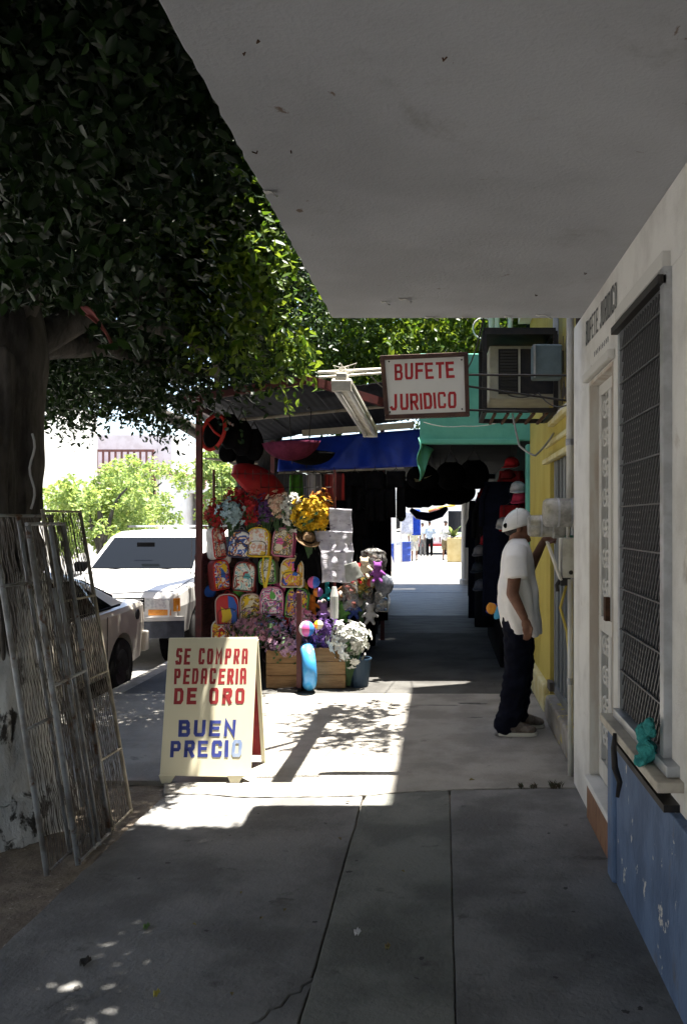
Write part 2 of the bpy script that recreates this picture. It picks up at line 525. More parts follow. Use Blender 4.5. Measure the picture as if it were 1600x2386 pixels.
M_stain = mat('damp_stain', (.085,.08,.074), (.05,.047,.044), 20, rough=.6, spec=.3)
M_gum = mat('old_gum', (.045,.043,.042), rough=.8)
def splat(name, cx, cy, rx, ry, m, z, seed):
    rr = random.Random(seed); n = 26; ph = [rr.uniform(0,6.28) for _ in range(4)]
    b = MB(); pts = []
    for i in range(n):
        a = 6.283*i/n; k = 1+.22*math.sin(2*a+ph[0])+.16*math.sin(5*a+ph[1])+.10*math.sin(9*a+ph[2])
        pts.append((cx+rx*k*math.cos(a), cy+ry*k*math.sin(a), z))
    b.prism(pts, (0,0,.0006)); b.build(name, m, sidewalk)
def gp(dx, dy): 
    Yg = EYE*F/(dy*1.0204-HY); return (dx*1.0204-VX)*Yg/F, Yg
for k, (dx, dy, rx, ry) in enumerate(((1078,1608,.13,.03),(1000,1612,.16,.018),(1085,1640,.06,.018),(930,1616,.08,.012))):
    x, yy = gp(dx, dy); splat('stain', x, yy, rx, ry, M_stain, .0047, 300+k)
for k, (dx, dy, rx, ry) in enumerate(((1345,1960,.07,.03),(1180,2040,.03,.02),(640,2060,.05,.03))):
    x, yy = gp(dx, dy); splat('stain', x, yy, rx, ry, mat('dark_patch', (.09,.088,.085), (.13,.128,.124), 30, rough=.85), .0018, 320+k)
sr_ = random.Random(8)
for k in range(26):
    x = sr_.uniform(-1.5,.65); yy = sr_.uniform(2.3,4.8); q = sr_.uniform(.005,.013)
    splat('gum', x, yy, q, q, M_gum, .0018, 400+k)

# ------------------------------------------------------------------ white law office, right
XW = .80
off = thing('office_building', 'white plastered office with blue plinth, grilled window and deep concrete canopy', 'building', (1.5, 3.0, 0))
M_blue = mat('flaking_blue_paint', (.115,.18,.31), (.07,.115,.21), 4, rough=.62, bump=.25, bscale=40,
             speck=((.13,.12,.11), 3, .58, .70), speck2=((.55,.55,.52), 10, .632, .648), stretch=(1, 1, .6))
M_grime = mat('grimy_white_paint', (.62,.61,.58), (.42,.40,.37), 2.5, .5, .8, .7, .2, 50,
              speck=((.2,.15,.11), 14, .69, .73), stretch=(1, 1, .3))
def part(name, m, parent, *boxes, bevel=0.0, **k):
    b = MB()
    for q in boxes: b.box(*q)
    return b.build(name, m, parent, bevel=bevel, **k)
wall = part('wall', M_white, off, (XW, 7, 4.68, 5.26, 0, 2.79), (XW, 7, 3.83, 4.04, .23, 2.36), (XW, 7, 4.04, 4.68, 2.36, 2.79),
     (XW, 7, 3.83, 4.04, 2.36, 2.79), (XW, 7, -26, 3.83, 2.5, 2.79), (XW, 7, -26, 3.02, .62, 2.5), bevel=.004)
part('upper_wall', M_white, off, (XW+.02, 7, -26, 5.24, 2.95, 8.4))
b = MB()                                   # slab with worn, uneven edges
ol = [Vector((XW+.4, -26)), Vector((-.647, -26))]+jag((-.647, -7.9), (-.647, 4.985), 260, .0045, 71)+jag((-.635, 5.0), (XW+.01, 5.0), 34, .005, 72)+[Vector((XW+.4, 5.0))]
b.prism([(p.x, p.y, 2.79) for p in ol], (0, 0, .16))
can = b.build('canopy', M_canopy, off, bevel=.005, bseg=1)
part('interior', mat('dark_interior', (.03,.03,.032), rough=.9), off, (.96, 6, -7.9, 3.83, .7, 2.6), (.98, 6, 4.04, 4.68, .2, 2.37))
# rusty hooks and paint flakes under the canopy
M_rust = mat('rust', (.09,.04,.02), (.05,.025,.015), 30, rough=.9)
for dx, dy, sx in ((590, 90, .02), (560, 118, -.02), (1010, 131, .015), (588, 344, -.02), (664, 343, .004), (1334, 622, .01), (1222, 672, .02)):
    z = 2.79; Yc = F*(z-EYE)/(HY-dy*1.0204); X = (dx*1.0204-VX)*Yc/F
    hk_ = random.Random(int(dx)); b = MB(); b.tube([(X, Yc, z+.002), (X+sx*hk_.uniform(-.2,.3), Yc, z-.008), (X+sx*hk_.uniform(.2,.8), Yc+hk_.uniform(-.02,.0), z-hk_.uniform(.006,.014))], .0022, 6)
    b.build('hook', M_rust, can)
fr = random.Random(5)
for dx, dy, w in ((925, 683, .07), (985, 726, .08), (1160, 723, .05), (1240, 720, .09), (880, 690, .05), (1060, 726, .04), (620, 440, .05)):
    z = 2.79; Yc = min(4.985, F*(z-EYE)/(HY-dy*1.0204)); X = (dx*1.0204-VX)*Yc/F
    b = MB()
    def fl(u, v): return Vector((X+(u-.5)*w, Yc-.03*(v), z-.001-.018*u*u*(.4+v)-.004*math.sin(u*9)))
    b.grid(fl, 5, 2)
    b.build('paint_flake', M_white, can, solid=.002)
# white moulding line above the window, cornice over the door
part('window_head', M_grime, off, (XW-.03, XW+.05, 3.02, 3.86, 2.5, 2.56), bevel=.004)
# plinth
part('plinth', M_blue, off, (XW-.035, XW+.12, -26, 3.80, 0, .62), bevel=.006)
part('corner_post', M_blue, off, (XW-.055, XW+.02, 3.79, 3.905, 0, .70), bevel=.015)
part('ledge', M_dark, off, (XW-.055, XW+.1, 2.9, 3.78, .62, .645))
# window: sill, frame, glass, mesh, bars
win = part('window', M_glass, off, (XW+.09, XW+.1, 3.05, 3.83, .78, 2.48))
part('sill', mat('cream_sill', (.55,.5,.42), (.4,.36,.3), 6, rough=.7), win, (XW-.09, XW+.08, 2.85, 3.9, .70, .735), bevel=.005)
part('sill_track', mat('aluminium', (.5,.52,.55), (.4,.41,.43), 10, rough=.4, metal=.7), win, (XW-.045, XW+.03, 2.9, 3.82, .737, .775), bevel=.003)
part('frame', mat('aluminium', (0,0,0)), win, (XW-.02, XW+.03, 3.79, 3.835, .776, 2.499), (XW-.03, XW+.03, 3.0, 3.05, .776, 2.499), (XW-.02, XW+.03, 3.051, 3.789, 2.44, 2.499))
M_curt = mat('grey_curtain', (.10,.10,.11), (.06,.06,.065), 6, rough=.9)
for k, (y0, y1, z0, z1) in enumerate(((3.12,3.19,.8,1.75),(3.24,3.29,1.0,2.1),(3.34,3.46,.8,1.35),(3.5,3.58,.8,1.9),(3.62,3.68,.9,1.6),(3.7,3.78,1.3,2.3))):
    part('curtain_strip', M_curt, win, (XW+.066, XW+.075, y0, y1, z0, z1))
b = MB()
y0, y1, z0, z1 = 3.05, 3.79, .78, 2.44
sp = .062; k = -40
while k < 120:
    for sg in (1, -1):
        c = k*sp
        # line z = z0 + sg*1.5*(y - y0) + c
        pts = []
        ya, yb = y0, y1
        f = lambda yy: z0 + sg*1.45*(yy-y0) + c
        if sg > 0:
            ya = max(ya, y0+(z0-z0-c)/1.45) if f(y0) < z0 else ya
            yb = min(yb, y0+(z1-z0-c)/1.45)
        else:
            ya = max(ya, y0+(c-(z1-z0))/1.45)
            yb = min(yb, y0+c/1.45)
        if yb-ya > .01:
            x = XW-.004+.004*sg
            b.tube([(x, ya, f(ya)), (x, yb, f(yb))], .0042, 4, cap=False)
    k += 1
mesh_mat = mat('grille_iron', (.10,.10,.108), rough=.4, spec=.4)
b.build('grille', mesh_mat, win, fix=False)
for zz in (.95, 1.13, 1.31, 1.49, 1.67, 1.85, 2.03, 2.21, 2.36):
    part('bar', mesh_mat, win, (XW-.022, XW-.014, 3.05, 3.79, zz-.003, zz+.003))
part('shutter_rail', M_dark, win, (XW-.05, XW-.02, 3.0, 3.84, 2.44, 2.47))
# padlock and chain on the sill
b = MB(); b.tube([(XW-.1, 3.5, .74), (XW-.105, 3.5, .68), (XW-.1, 3.5, .60), (XW-.08, 3.5, .54), (XW-.09, 3.5, .48)], [.008,.012,.014,.012,.008], 8)
b.build('latch', M_dark, win, smooth=True)
blob('rag', [('e',(XW-.065,3.1,.775),(.035,.05,.045)), ('e',(XW-.07,3.12,.83),(.03,.04,.04),(.4,.2,0)), ('e',(XW-.06,3.07,.865),(.022,.03,.035),(-.3,0,0)), ('e',(XW-.085,3.08,.75),(.03,.03,.022))],
     mat('turquoise_cloth', (.05,.33,.31), (.025,.22,.22), 40, rough=.9, bump=.6, bscale=90), None, .005, 2, (.012, 38, 1.0), label='crumpled turquoise rag stuffed at the grilled window sill', cat='rag')
# door: two white iron leaves with scrolls
door = part('door', M_grime, off, (XW+.045, XW+.075, 4.05, 4.67, .235, .33), (XW+.045, XW+.075, 4.05, 4.67, 1.02, 1.10), (XW+.045, XW+.075, 4.05, 4.67, 2.28, 2.34),
            (XW+.045, XW+.075, 4.05, 4.12, .331, 1.019), (XW+.045, XW+.075, 4.33, 4.40, .331, 1.019), (XW+.045, XW+.075, 4.60, 4.67, .331, 1.019),
            (XW+.045, XW+.075, 4.05, 4.12, 1.101, 2.279), (XW+.045, XW+.075, 4.33, 4.40, 1.101, 2.279), (XW+.045, XW+.075, 4.60, 4.67, 1.101, 2.279), bevel=.004)
part('pane', mat('door_glass', (.035,.03,.028), rough=.3, spec=.2), door, (XW+.1, XW+.11, 4.05, 4.67, .24, 2.34))
part('door_frame', mat('brownish_white', (.5,.43,.36), (.62,.6,.55), 8, rough=.75, stretch=(1,1,.2)), off, (XW-.004, XW+.09, 4.0402, 4.049, .23, 2.359), (XW-.004, XW+.09, 4.671, 4.6798, .23, 2.359),
     (XW-.004, XW+.09, 4.05, 4.67, 2.341, 2.3598))
part('door_head', M_grime, off, (XW-.035, XW-.001, 3.99, 4.73, 2.365, 2.41), bevel=.006)
def scroll(cy, cz, r, turn, flip):
    pts = []
    for i in range(26):
        t = i/25
        a = turn + flip*t*4.4*math.pi/1.6
        rr = r*(1-.82*t)
        pts.append((XW+.06, cy+rr*math.cos(a), cz+rr*math.sin(a)))
    return pts
for yc in (4.225, 4.5):
    for zc in (.46, .62, .78, .94, 1.24, 1.4, 1.56, 1.72, 1.88, 2.04, 2.19):
        b = MB()
        b.tube(scroll(yc-.045, zc, .062, 0, 1), .0095, 5); b.tube(scroll(yc+.045, zc+.02, .062, math.pi, 1), .0095, 5)
        b.build('scroll', M_grime, door, smooth=True)
    b = MB(); b.beam((XW+.06, yc, .33), (XW+.06, yc, 1.02), .012, .012); b.beam((XW+.06, yc, 1.10), (XW+.06, yc, 2.28), .012, .012)
    b.build('bar', M_grime, door)
b = MB(); b.box(XW+.02, XW+.045, 4.34, 4.39, 1.1, 1.22); b.build('lock', M_rust, door)
# tiled riser below the door and worn white corner
part('riser', mat('brown_tile', (.28,.15,.085), (.2,.10,.055), 14, rough=.55, speck=((.5,.42,.35), 22, .7, .74), stretch=(1,1,.4)), off, (XW-.02, XW+.15, 3.92, 4.66, 0, .195))
part('door_step', M_white, off, (XW-.035, XW+.15, 3.91, 4.67, .195, .228), bevel=.006)
# painted lettering over the door
lm = mat('faded_grey_letters', (.10,.11,.12), (.22,.23,.23), 40, rough=.8)
b = MB()
lettering(b, 'BUFETE JURIDICO', (XW-.0, 4.80, 2.585), (0,-1,0), (0,0,1), (-1,0,0), .13, .052, .0125, .0155, lift=.003)
b.build('lettering', lm, off, fix=False)
rr = random.Random(3)
for k in range(9):                       # second line, too worn to read
    yy = 4.55-k*.046
    b = MB(); b.box(XW-.0012, XW-.0006, yy-.026, yy-.008, 2.475+rr.uniform(0,.004), 2.503)
    if k % 2: b.box(XW-.0014, XW-.0004, yy-.034, yy-.004, 2.486, 2.493)
    b.build('worn_paint', lm, off)

# ------------------------------------------------------------------ yellow shop
XY = .885
yel = thing('yellow_building', 'yellow painted shop with grey metal storefront and worn concrete threshold', 'building', (1.6, 7.0, 0))
M_yel = mat('yellow_paint', (.52,.43,.10), (.44,.34,.06), 3, .4, .7, .7, .2, 40, speck=((.6,.57,.42), 6, .68, .74), speck2=((.16,.12,.07), 17, .72, .76), stretch=(1,1,.5))
M_yel2 = mat('pale_yellow_trim', (.62,.58,.34), (.55,.47,.2), 5, rough=.7, speck=((.25,.2,.15), 12, .7, .75))
part('wall', M_yel, yel, (XY, 6, 7.12, 8.75, 0, 8.4), (XY, 6, 5.262, 5.62, 0, 8.4), (XY, 6, 5.62, 7.12, 2.11, 2.39), (XY, 6, 5.62, 7.12, 3.3, 8.4), (XY, 6, 6.86, 7.12, 2.39, 3.3), bevel=.004)
part('base', M_yel2, yel, (XY-.05, XY+.06, 7.2, 8.76, 0, .24), bevel=.02)
part('threshold', mat('worn_threshold', (.33,.31,.28), (.22,.2,.17), 5, rough=.8, speck=((.5,.42,.1), 7, .58, .62)), yel, (XY-.06, XY+.3, 5.35, 7.0, 0, .20), bevel=.02)
part('lintel', M_yel2, yel, (XY-.045, XY-.002, 5.5, 7.3, 2.085, 2.125), (XY-.03, XY-.002, 5.5, 7.3, 2.22, 2.255), (XY-.05, XY-.002, 5.5, 6.86, 2.36, 2.4), bevel=.006)
M_alu = mat('grey_storefront', (.30,.32,.33), (.22,.235,.245), 6, rough=.45, metal=.35, stretch=(1,1,.2))
sf = part('storefront', mat('storefront_glass', (.05,.055,.05), rough=.12), yel, (XY+.1, XY+.11, 5.63, 7.1, .2, 2.1))
for yy in (7.06, 6.92, 6.7, 6.52, 6.3, 6.12, 5.93, 5.7):
    part('mullion', M_alu, sf, (XY+.03, XY+.095, yy-.035, yy+.035, .205, 2.1), bevel=.004)
part('rail', M_alu, sf, (XY+.02, XY+.096, 5.63, 7.1, .201, .27), bevel=.004)
part('sill_block', mat('dark_sill', (.07,.06,.05), (.13,.11,.09), 8, rough=.8), sf, (XY-.02, XY+.02, 6.98, 7.14, .22, .29))
# transom with old painted letters, unreadable
tr = part('transom', mat('transom_yellow', (.52,.42,.07), (.36,.29,.09), 9, .35, .6, rough=.4, stretch=(1,2,.3)), yel, (XY+.03, XY+.04, 5.62, 6.86, 2.4, 3.3))
part('transom_frame', M_white, tr, (XY-.01, XY+.028, 6.80, 6.85, 2.4, 3.28), (XY-.012, XY+.028, 5.64, 6.79, 2.4, 2.45))
M_smear = mat('dark_lettering', (.05,.045,.06), (.12,.10,.06), 25, rough=.6)
rr = random.Random(12)
for k in range(13):
    b = MB()
    yy = 6.72-k*.085
    zz = 2.62+rr.uniform(-.06,.08); h = rr.uniform(.22,.45)
    b.prism([(XY+.027, yy, zz), (XY+.027, yy-.03, zz+rr.uniform(-.08,.05)), (XY+.027, yy-.035, zz+h), (XY+.027, yy-.004, zz+h+rr.uniform(-.1,.06))], (.002, 0, 0)); b.build('worn_paint', M_smear, tr)
for k in range(5):
    yy = 6.6-k*.2; b = MB()
    b.prism([(XY+.0262, yy, 2.5), (XY+.0262, yy-.16, 2.56), (XY+.0262, yy-.15, 2.68), (XY+.0262, yy+.02, 2.6)], (.0006, 0, 0)); b.build('worn_paint', M_smear, tr)
part('eave', mat('beige_plaster', (.5,.44,.36), (.42,.37,.3), 4, rough=.85), yel, (XY-.12, XY-.002, 7.3, 8.75, 3.62, 3.74))

# ------------------------------------------------------------------ green shop with deep awning
gre = thing('green_shop', 'turquoise green shop front with boxy awning over a dark passage', 'building', (1.8, 12, 0))
M_gre = mat('turquoise_paint', (.13,.45,.36), (.09,.36,.28), 3, .4, .7, .6, .15, 30, speck=((.35,.5,.42), 6, .66, .74), speck2=((.4,.2,.12), 9, .735, .76))
YG = 8.8
part('fascia', M_gre, gre, (-.24, XY+.02, YG, YG+.12, 2.44, 3.33), bevel=.01)
part('fascia_lip', M_gre, gre, (-.25, XY-.1, YG-.03, YG+.1, 2.40, 2.45), bevel=.008)
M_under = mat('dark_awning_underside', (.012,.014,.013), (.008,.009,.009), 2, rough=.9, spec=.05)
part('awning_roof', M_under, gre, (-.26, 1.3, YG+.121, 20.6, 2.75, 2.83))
part('wall', mat('shaded_teal_wall', (.006,.02,.018), (.004,.012,.011), 3, rough=.85, spec=.08), gre, (1.12, 6, 8.77, 13.0, 0, 6.0), (1.25, 6, 13.001, 21.0, 0, 4.2))  # shop turquoise darkened: the passage shade is put into the colour
part('jamb', M_gre, gre, (XY-.03, XY+.1, YG+.0, YG+.16, 0, 2.398), bevel=.01)
b = MB()
def tarpf(u, v): return Vector((-.25+.14*u*v+.02*math.sin(v*9), YG-.06-.03*math.sin(u*8+v*3)+.28*u, 2.46-.44*v*(1-u*.75)-.03*math.sin(u*6)))
b.grid(tarpf, 8, 8)
b.build('side_flap', M_gre, gre, smooth=True, solid=.006)

# ------------------------------------------------------------------ shops and street beyond
M_bwhite = mat('sunlit_white_wall', (.68,.66,.61), (.6,.57,.52), 2, rough=.9)
b = MB(); b.box(1.4, 9, 21.3, 41, 0, 4.6); b.build('shop_row', M_bwhite, center=True, label='plain white shop row beyond the dark passage', cat='building')
col = thing('column', 'white round column with square cap beside the sunny walkway', 'column', (.57, 22, 0))
b = MB(); b.lathe([(.0,0),(.16,0),(.16,.12),(.115,.14),(.105,1.3),(.10,2.5),(.0,2.5)], (.57, 22, 0), n=20); b.build('shaft', M_bwhite, col, smooth=False)
b = MB(); b.box(.44,.70, 21.87, 22.13, 2.5, 2.62); b.build('cap', M_bwhite, col)
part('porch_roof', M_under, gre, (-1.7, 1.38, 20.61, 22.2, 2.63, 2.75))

def far_building(name, label, x0, x1, y0, y1, h, m, wins, roof=None):
    t = thing(name, label, 'building', ((x0+x1)/2, (y0+y1)/2, -.3))
    b = MB(); b.box(x0, x1, y0, y1, -.3, h); b.build('wall', m, t)
    for (wx0, wx1, wz0, wz1) in wins:
        w = MB(); w.box(wx0, wx1, y0-.03, y0-.002, wz0, wz1); wo = w.build('window', M_glass, t)
        f = MB(); f.box(wx0-.08, wx1+.08, y0-.1, y0-.002, wz0-.14, wz0-.02); f.build('sill', m, wo)
    if roof:
        b = MB(); b.box(x0-.4, x1+.4, y0-.6, y1+.3, h+.002, h+.25); b.build('roof', roof, t)
    return t
M_brown = mat('brown_timber', (.16,.06,.045), (.11,.045,.035), 6, rough=.8)
M_roof = mat('clay_roof', (.30,.12,.08), (.2,.08,.06), 3, rough=.85)
hb = far_building('balcony_house', 'white two storey house with brown timber balcony behind the bushy tree', -24, -15.2, 46, 58, 4.2, M_bwhite, [(-22.5,-21.3,.9,2.2), (-19.6,-18.4,.9,2.2)], None)
b = MB(); b.box(-24.5, -14.8, 44.2, 58.2, 4.202, 4.36); b.build('balcony_floor', M_brown, hb)
b = MB(); b.box(-24.4, -15.0, 47.5, 58, 4.36, 6.4); b.build('upper_wall', M_bwhite, hb)
for k in range(30):
    x = -24.3+k*.32
    b = MB(); b.box(x, x+.09, 44.25, 44.34, 4.362, 5.2); b.build('baluster', M_brown, hb)
b = MB(); b.box(-24.4, -14.9, 44.22, 44.38, 5.201, 5.32); b.build('handrail', M_brown, hb)
for x in (-23.6, -20.6, -17.6, -15.0):
    b = MB(); b.box(x-.1, x+.1, 44.4, 44.6, -.2, 4.2); b.build('post', M_brown, hb)
hc = far_building('low_house', 'low white house with flat roof behind the parked white vehicle', -15, -9.6, 52, 60, 3.3, M_bwhite, [(-13.8,-12.8,.8,2.1), (-11.9,-10.9,.8,2.1)], M_bwhite)
b = MB(); b.box(-14.6, -14.3, 51.5, 51.8, -.3, 4.9); b.box(-16.2, -12.8, 51.6, 51.7, 4.4, 4.5); b.box(-15.7, -13.2, 51.6, 51.7, 4.72, 4.8)
b.build('utility_pole', M_brown, center=True, label='brown timber utility pole with two cross arms by low house', cat='pole')
far_building('corner_store', 'pale corner store facing the end of the walkway', -8, 5, 66, 76, 5.2, M_bwhite, [(-6.5,-4.8,.8,2.4), (-3.6,-2,.8,2.4), (.4,2,.8,2.4)], None)
far_building('far_block', 'long cream block closing the view down the street', -40, -9, 95, 110, 6.5, mat('cream_wall', (.6,.55,.45), (.5,.46,.38), 2, rough=.9), [(-30+i*3.2, -28.6+i*3.2, 1, 2.6) for i in range(6)], M_roof)
ac = thing('street_row_building', 'two storey sand coloured row across the street behind the tree', 'building', (-19, 10, -.04))
b = MB(); b.box(-24, -14.5, -20, 36, -.04, 6.2); b.build('wall', mat('sand_wall', (.66,.63,.56), (.6,.56,.5), 1, rough=.9), ac)
for k in range(13):
    y = -17+k*4
    for z in (.6, 3.5):
        b = MB(); b.box(-14.53, -14.502, y, y+1.6, z, z+1.7); b.build('window', M_glass, ac)

# ================================================================== things on the wall
# hanging sign BUFETE JURIDICO
YS = 5.57
M_signw = mat('sign_white', (.78,.77,.72), (.68,.67,.62), 5, .5, .8, rough=.6, speck=((.25,.15,.1), 22, .73, .77))
M_signr = mat('sign_red', (.50,.022,.028), (.42,.02,.025), 20, rough=.6)
M_signf = mat('sign_frame', (.06,.028,.022), (.09,.045,.03), 15, rough=.7)
c = [P(885,829,YS), P(1090,820,YS), P(1094,969,YS), P(897,977,YS)]      # corners TL TR BR BL
sg = thing('hanging_sign', 'white hanging sign lettered BUFETE JURIDICO in red with brown frame', 'sign', ((c[2]+c[3])/2))
b = MB(); b.prism([p + Vector((0,.0,0)) for p in c], (0,.03,0)); b.build('board', M_signw, sg)
cen = sum(c, Vector())/4
def inset(p, k): return cen + (p-cen)*k
for i in range(4):
    a, d = c[i], c[(i+1) % 4]
    q = [a, d, d+(cen-d)*.0, a]
    ai, di = a.lerp(cen, .0), d.lerp(cen, .0)
    dirn = (d-a).normalized(); inw = Vector((-dirn.z, 0, dirn.x))
    if inw.dot(cen-a) < 0: inw = -inw
    w = .028
    b = MB()
    L = (d-a).length
    if i % 2 == 0: o0, o1 = a, d
    else: o0, o1 = a+dirn*w, d-dirn*w
    b.prism([o0+Vector((0,-.014,0)), o1+Vector((0,-.014,0)), o1+inw*w+Vector((0,-.014,0)), o0+inw*w+Vector((0,-.014,0))], (0,.058,0))
    b.build('frame', M_signf, sg, bevel=.003)
ux = (c[1]-c[0]).normalized(); uz = Vector((-ux.z, 0, ux.x))
s_ = YS/F
b = MB(); lettering(b, 'BUFETE', P(919,886,YS)+Vector((0,-.0002,0)), ux, uz, (0,-1,0), 38*s_, 19.5*s_, 4.6*s_, 6.3*s_, jitter=.002, rr=random.Random(1))
b.build('lettering', M_signr, sg, fix=False)
b = MB(); lettering(b, 'JURIDICO', P(909,957,YS)+Vector((0,-.0002,0)), ux, uz, (0,-1,0), 38*s_, 19.4*s_, 4.0*s_, 6.0*s_, jitter=.002, rr=random.Random(2))
b.build('lettering', M_signr, sg, fix=False)
for py0, py1, x1 in ((873, 872, XY), (900, 935, XY), (955, 957, .55)):
    b = MB(); a = P(1092, py0, YS); b.tube([a, (x1, YS+.05, EYE+(HY-py1)*YS/F)], .0075, 6); b.build('arm', M_dark, sg)
for p in (P(906,842,YS), P(1075,838,YS), P(908,960,YS), P(1076,953,YS)):
    b = MB(); b.ell(p+Vector((0,-.002,0)), (.006,.004,.006), 8, 5); b.build('bolt', M_dark, sg)

# tube light on a pole between sign and canopy
fx = thing('tube_light', 'long twin fluorescent strip fixture hanging at the canopy corner', 'lamp', (-.645, 5.4, 2.38))
A = P(800, 905, 5.4); B_ = P(862, 1008, 7.5)
A = Vector((-.64, 5.4, 2.455)); B_ = Vector((-.635, 7.5, 2.37))
M_fix = mat('lamp_enamel', (.62,.6,.53), (.5,.48,.42), 8, rough=.5)
M_tube = mat('fluorescent_tube', (.7,.7,.68), rough=.25)
b = MB(); b.beam(A+Vector((0,0,.03)), B_+Vector((0,0,.03)), .13, .045); b.build('housing', M_fix, fx, bevel=.012)
b = MB(); b.beam(A+Vector((0,0,.07)), B_+Vector((0,0,.07)), .07, .04); b.build('ballast_cover', M_fix, fx, bevel=.008)
for sx in (-.04, .04):
    b = MB(); b.tube([A+Vector((sx,.04,-.012)), B_+Vector((sx,-.04,-.012))], .018, 10); b.build('tube', M_tube, fx, smooth=True)
for p in (A, B_):
    s = 1 if p is A else -1
    b = MB(); b.obox(p+Vector((0,.015*s,.005)), (.062,.022,.034), (0,0,0)); b.build('end_cap', M_fix, fx, bevel=.005)
b = MB(); b.tube([(-.80, 5.5, 2.56), (-.4, 5.52, 2.585)], .011, 8); b.tube([(-.80, 5.53, 2.535), (-.4, 5.55, 2.565)], .008, 6); b.build('bracket', M_fix, fx)
b = MB()
for k in range(4):
    b.tube([(-.66+.02*k, 5.5, 2.54), (-.7+.05*k, 5.47, 2.60+.015*(k%2)), (-.62-.015*k, 5.5, 2.585), (-.64, 5.5, 2.52)], .0035, 5)
b.build('wire', mat('cable_white', (.5,.48,.44), rough=.6), fx)

# air conditioner in a cage
acn = thing('air_conditioner', 'old window air conditioner in a black wall cage above the storefront', 'air conditioner', (.6, 6.9, 2.42))
Y0, Y1 = 6.7, 7.25
b = MB(); b.box(.36, XY+.05, Y0, Y1, 2.56, 2.98); b.build('casing', mat('ac_cream', (.5,.49,.38), (.4,.38,.3), 6, rough=.6), acn, bevel=.01)
b = MB(); b.box(.43, XY-.005, Y0-.012, Y0-.002, 2.6, 2.95); b.build('vent_panel', M_dark, acn)
for k in range(14):
    b = MB(); b.obox((.51, Y0-.018, 2.615+k*.024), (.065, .004, .008), (.5,0,0)); b.build('louvre', mat('dark_louvre', (.05,.05,.05), rough=.5), acn)
b = MB(); b.box(.585, .60, Y0-.03, Y0-.013, 2.58, 2.96); b.build('divider', mat('ac_cream', (0,0,0)), acn)
def frame_bars(parent, m, x0, x1, y0, y1, z0, z1, w):
    for z in (z0, z1):
        for y in (y0, y1):
            b = MB(); b.beam((x0,y,z), (x1,y,z), w, w); b.build('cage_bar', m, parent)
        for x in (x0, x1):
            b = MB(); b.beam((x,y0+w/2,z), (x,y1-w/2,z), w, w); b.build('cage_bar', m, parent)
    for x in (x0, x1):
        for y in (y0, y1):
            b = MB(); b.beam((x,y,z0+w/2), (x,y,z1-w/2), w, w); b.build('cage_bar', m, parent)
frame_bars(acn, M_dark, .32, XY-.02, Y0-.1, Y1+.06, 2.46, 3.06, .035)
b = MB(); b.box(.31, XY-.02, Y0-.11, Y1+.07, 3.08, 3.095); b.build('cover_sheet', M_dark, acn)
for k in range(5):
    b = MB(); b.beam((.4+k*.1, Y0-.1, 2.44), (.4+k*.1, Y1+.06, 2.44), .02, .02); b.build('shelf_bar', M_rust, acn)
sb = thing('switch_box', 'grey blue steel switch box fixed beside the air conditioner', 'switch box', (.76, 6.3, 2.66))
b = MB(); b.box(.655, XY-.012, 6.28, 6.42, 2.655, 2.905); b.build('case', mat('box_grey', (.13,.18,.2), (.1,.14,.16), 8, rough=.5), sb, bevel=.012)
b = MB(); b.box(.66, .675, 6.265, 6.279, 2.66, 2.9); b.build('lid_edge', mat('aluminium', (0,0,0)), sb)
b = MB(); b.box(XY-.011, XY+.001, 6.3, 6.4, 2.7, 2.86); b.build('back_plate', M_dark, sb)

# conduits
def pipe(label, pts, r, m, name='conduit_pipe', clamps=()):
    t = thing(name, label, 'pipe', pts[0])
    b = MB(); b.tube(pts, r, 10); b.build('pipe', m, t, smooth=True)
    for p in clamps:
        b = MB(); b.lathe([(r,-.02),(r+.006,-.02),(r+.006,.02),(r,.02)], p, n=10); b.build('clamp', M_steel, t)
    return t
M_pvc = mat('white_conduit', (.6,.6,.57), (.45,.43,.38), 6, rough=.55, stretch=(1,1,.3))
pipe('thick white conduit running down the wall into the upper meter', [(.795, 5.36, 1.745), (.795, 5.36, 3.6)], .026, M_pvc, clamps=((.795,5.36,2.1),))
pipe('thin white conduit ending at the open meter box', [(.80, 5.50, 1.5), (.80, 5.50, 2.2), (.815, 5.5, 3.6)], .012, M_pvc)
pipe('dark rusty pipe between the yellow wall and white pilaster', [(.835, 5.285, 2.05), (.835, 5.285, 3.6)], .021, mat('rusty_pipe', (.05,.035,.025), (.1,.07,.05), 12, rough=.8))
pipe('white pipe running from the meter box down to the pavement', [(.80, 5.40, 0.0), (.80, 5.40, 1.24)], .018, M_pvc, clamps=((.80,5.4,.6),))
pipe('thin yellow stained cable loop below the meter box', [(.79, 5.5, 1.2), (.75, 5.5, 1.05), (.79, 5.48, .9), (.81, 5.45, .62), (.815, 5.44, 0.02)], .009, M_yel)
for k, (x, label) in enumerate(((.50, 'white roof pipe nearest the hanging sign'), (.56, 'white roof pipe paired beside another one'), (.70, 'white roof pipe standing by the yellow wall'))):
    pipe(label, [(x, 8.95, 3.331), (x, 8.95, 5.6)], .028, M_pvc, 'roof_pipe')
b = MB(); b.tube([(.42+.11*math.cos(a*.35), 8.95, 3.62+.11*math.sin(a*.35)) for a in range(18)], .008, 6); b.tube([(.42, 8.95, 3.33), (.42, 8.95, 3.53)], .01, 6)
b.build('cable_loop', M_pvc, smooth=True, center=True, label='loose white cable loop on the green awning roof', cat='cable')

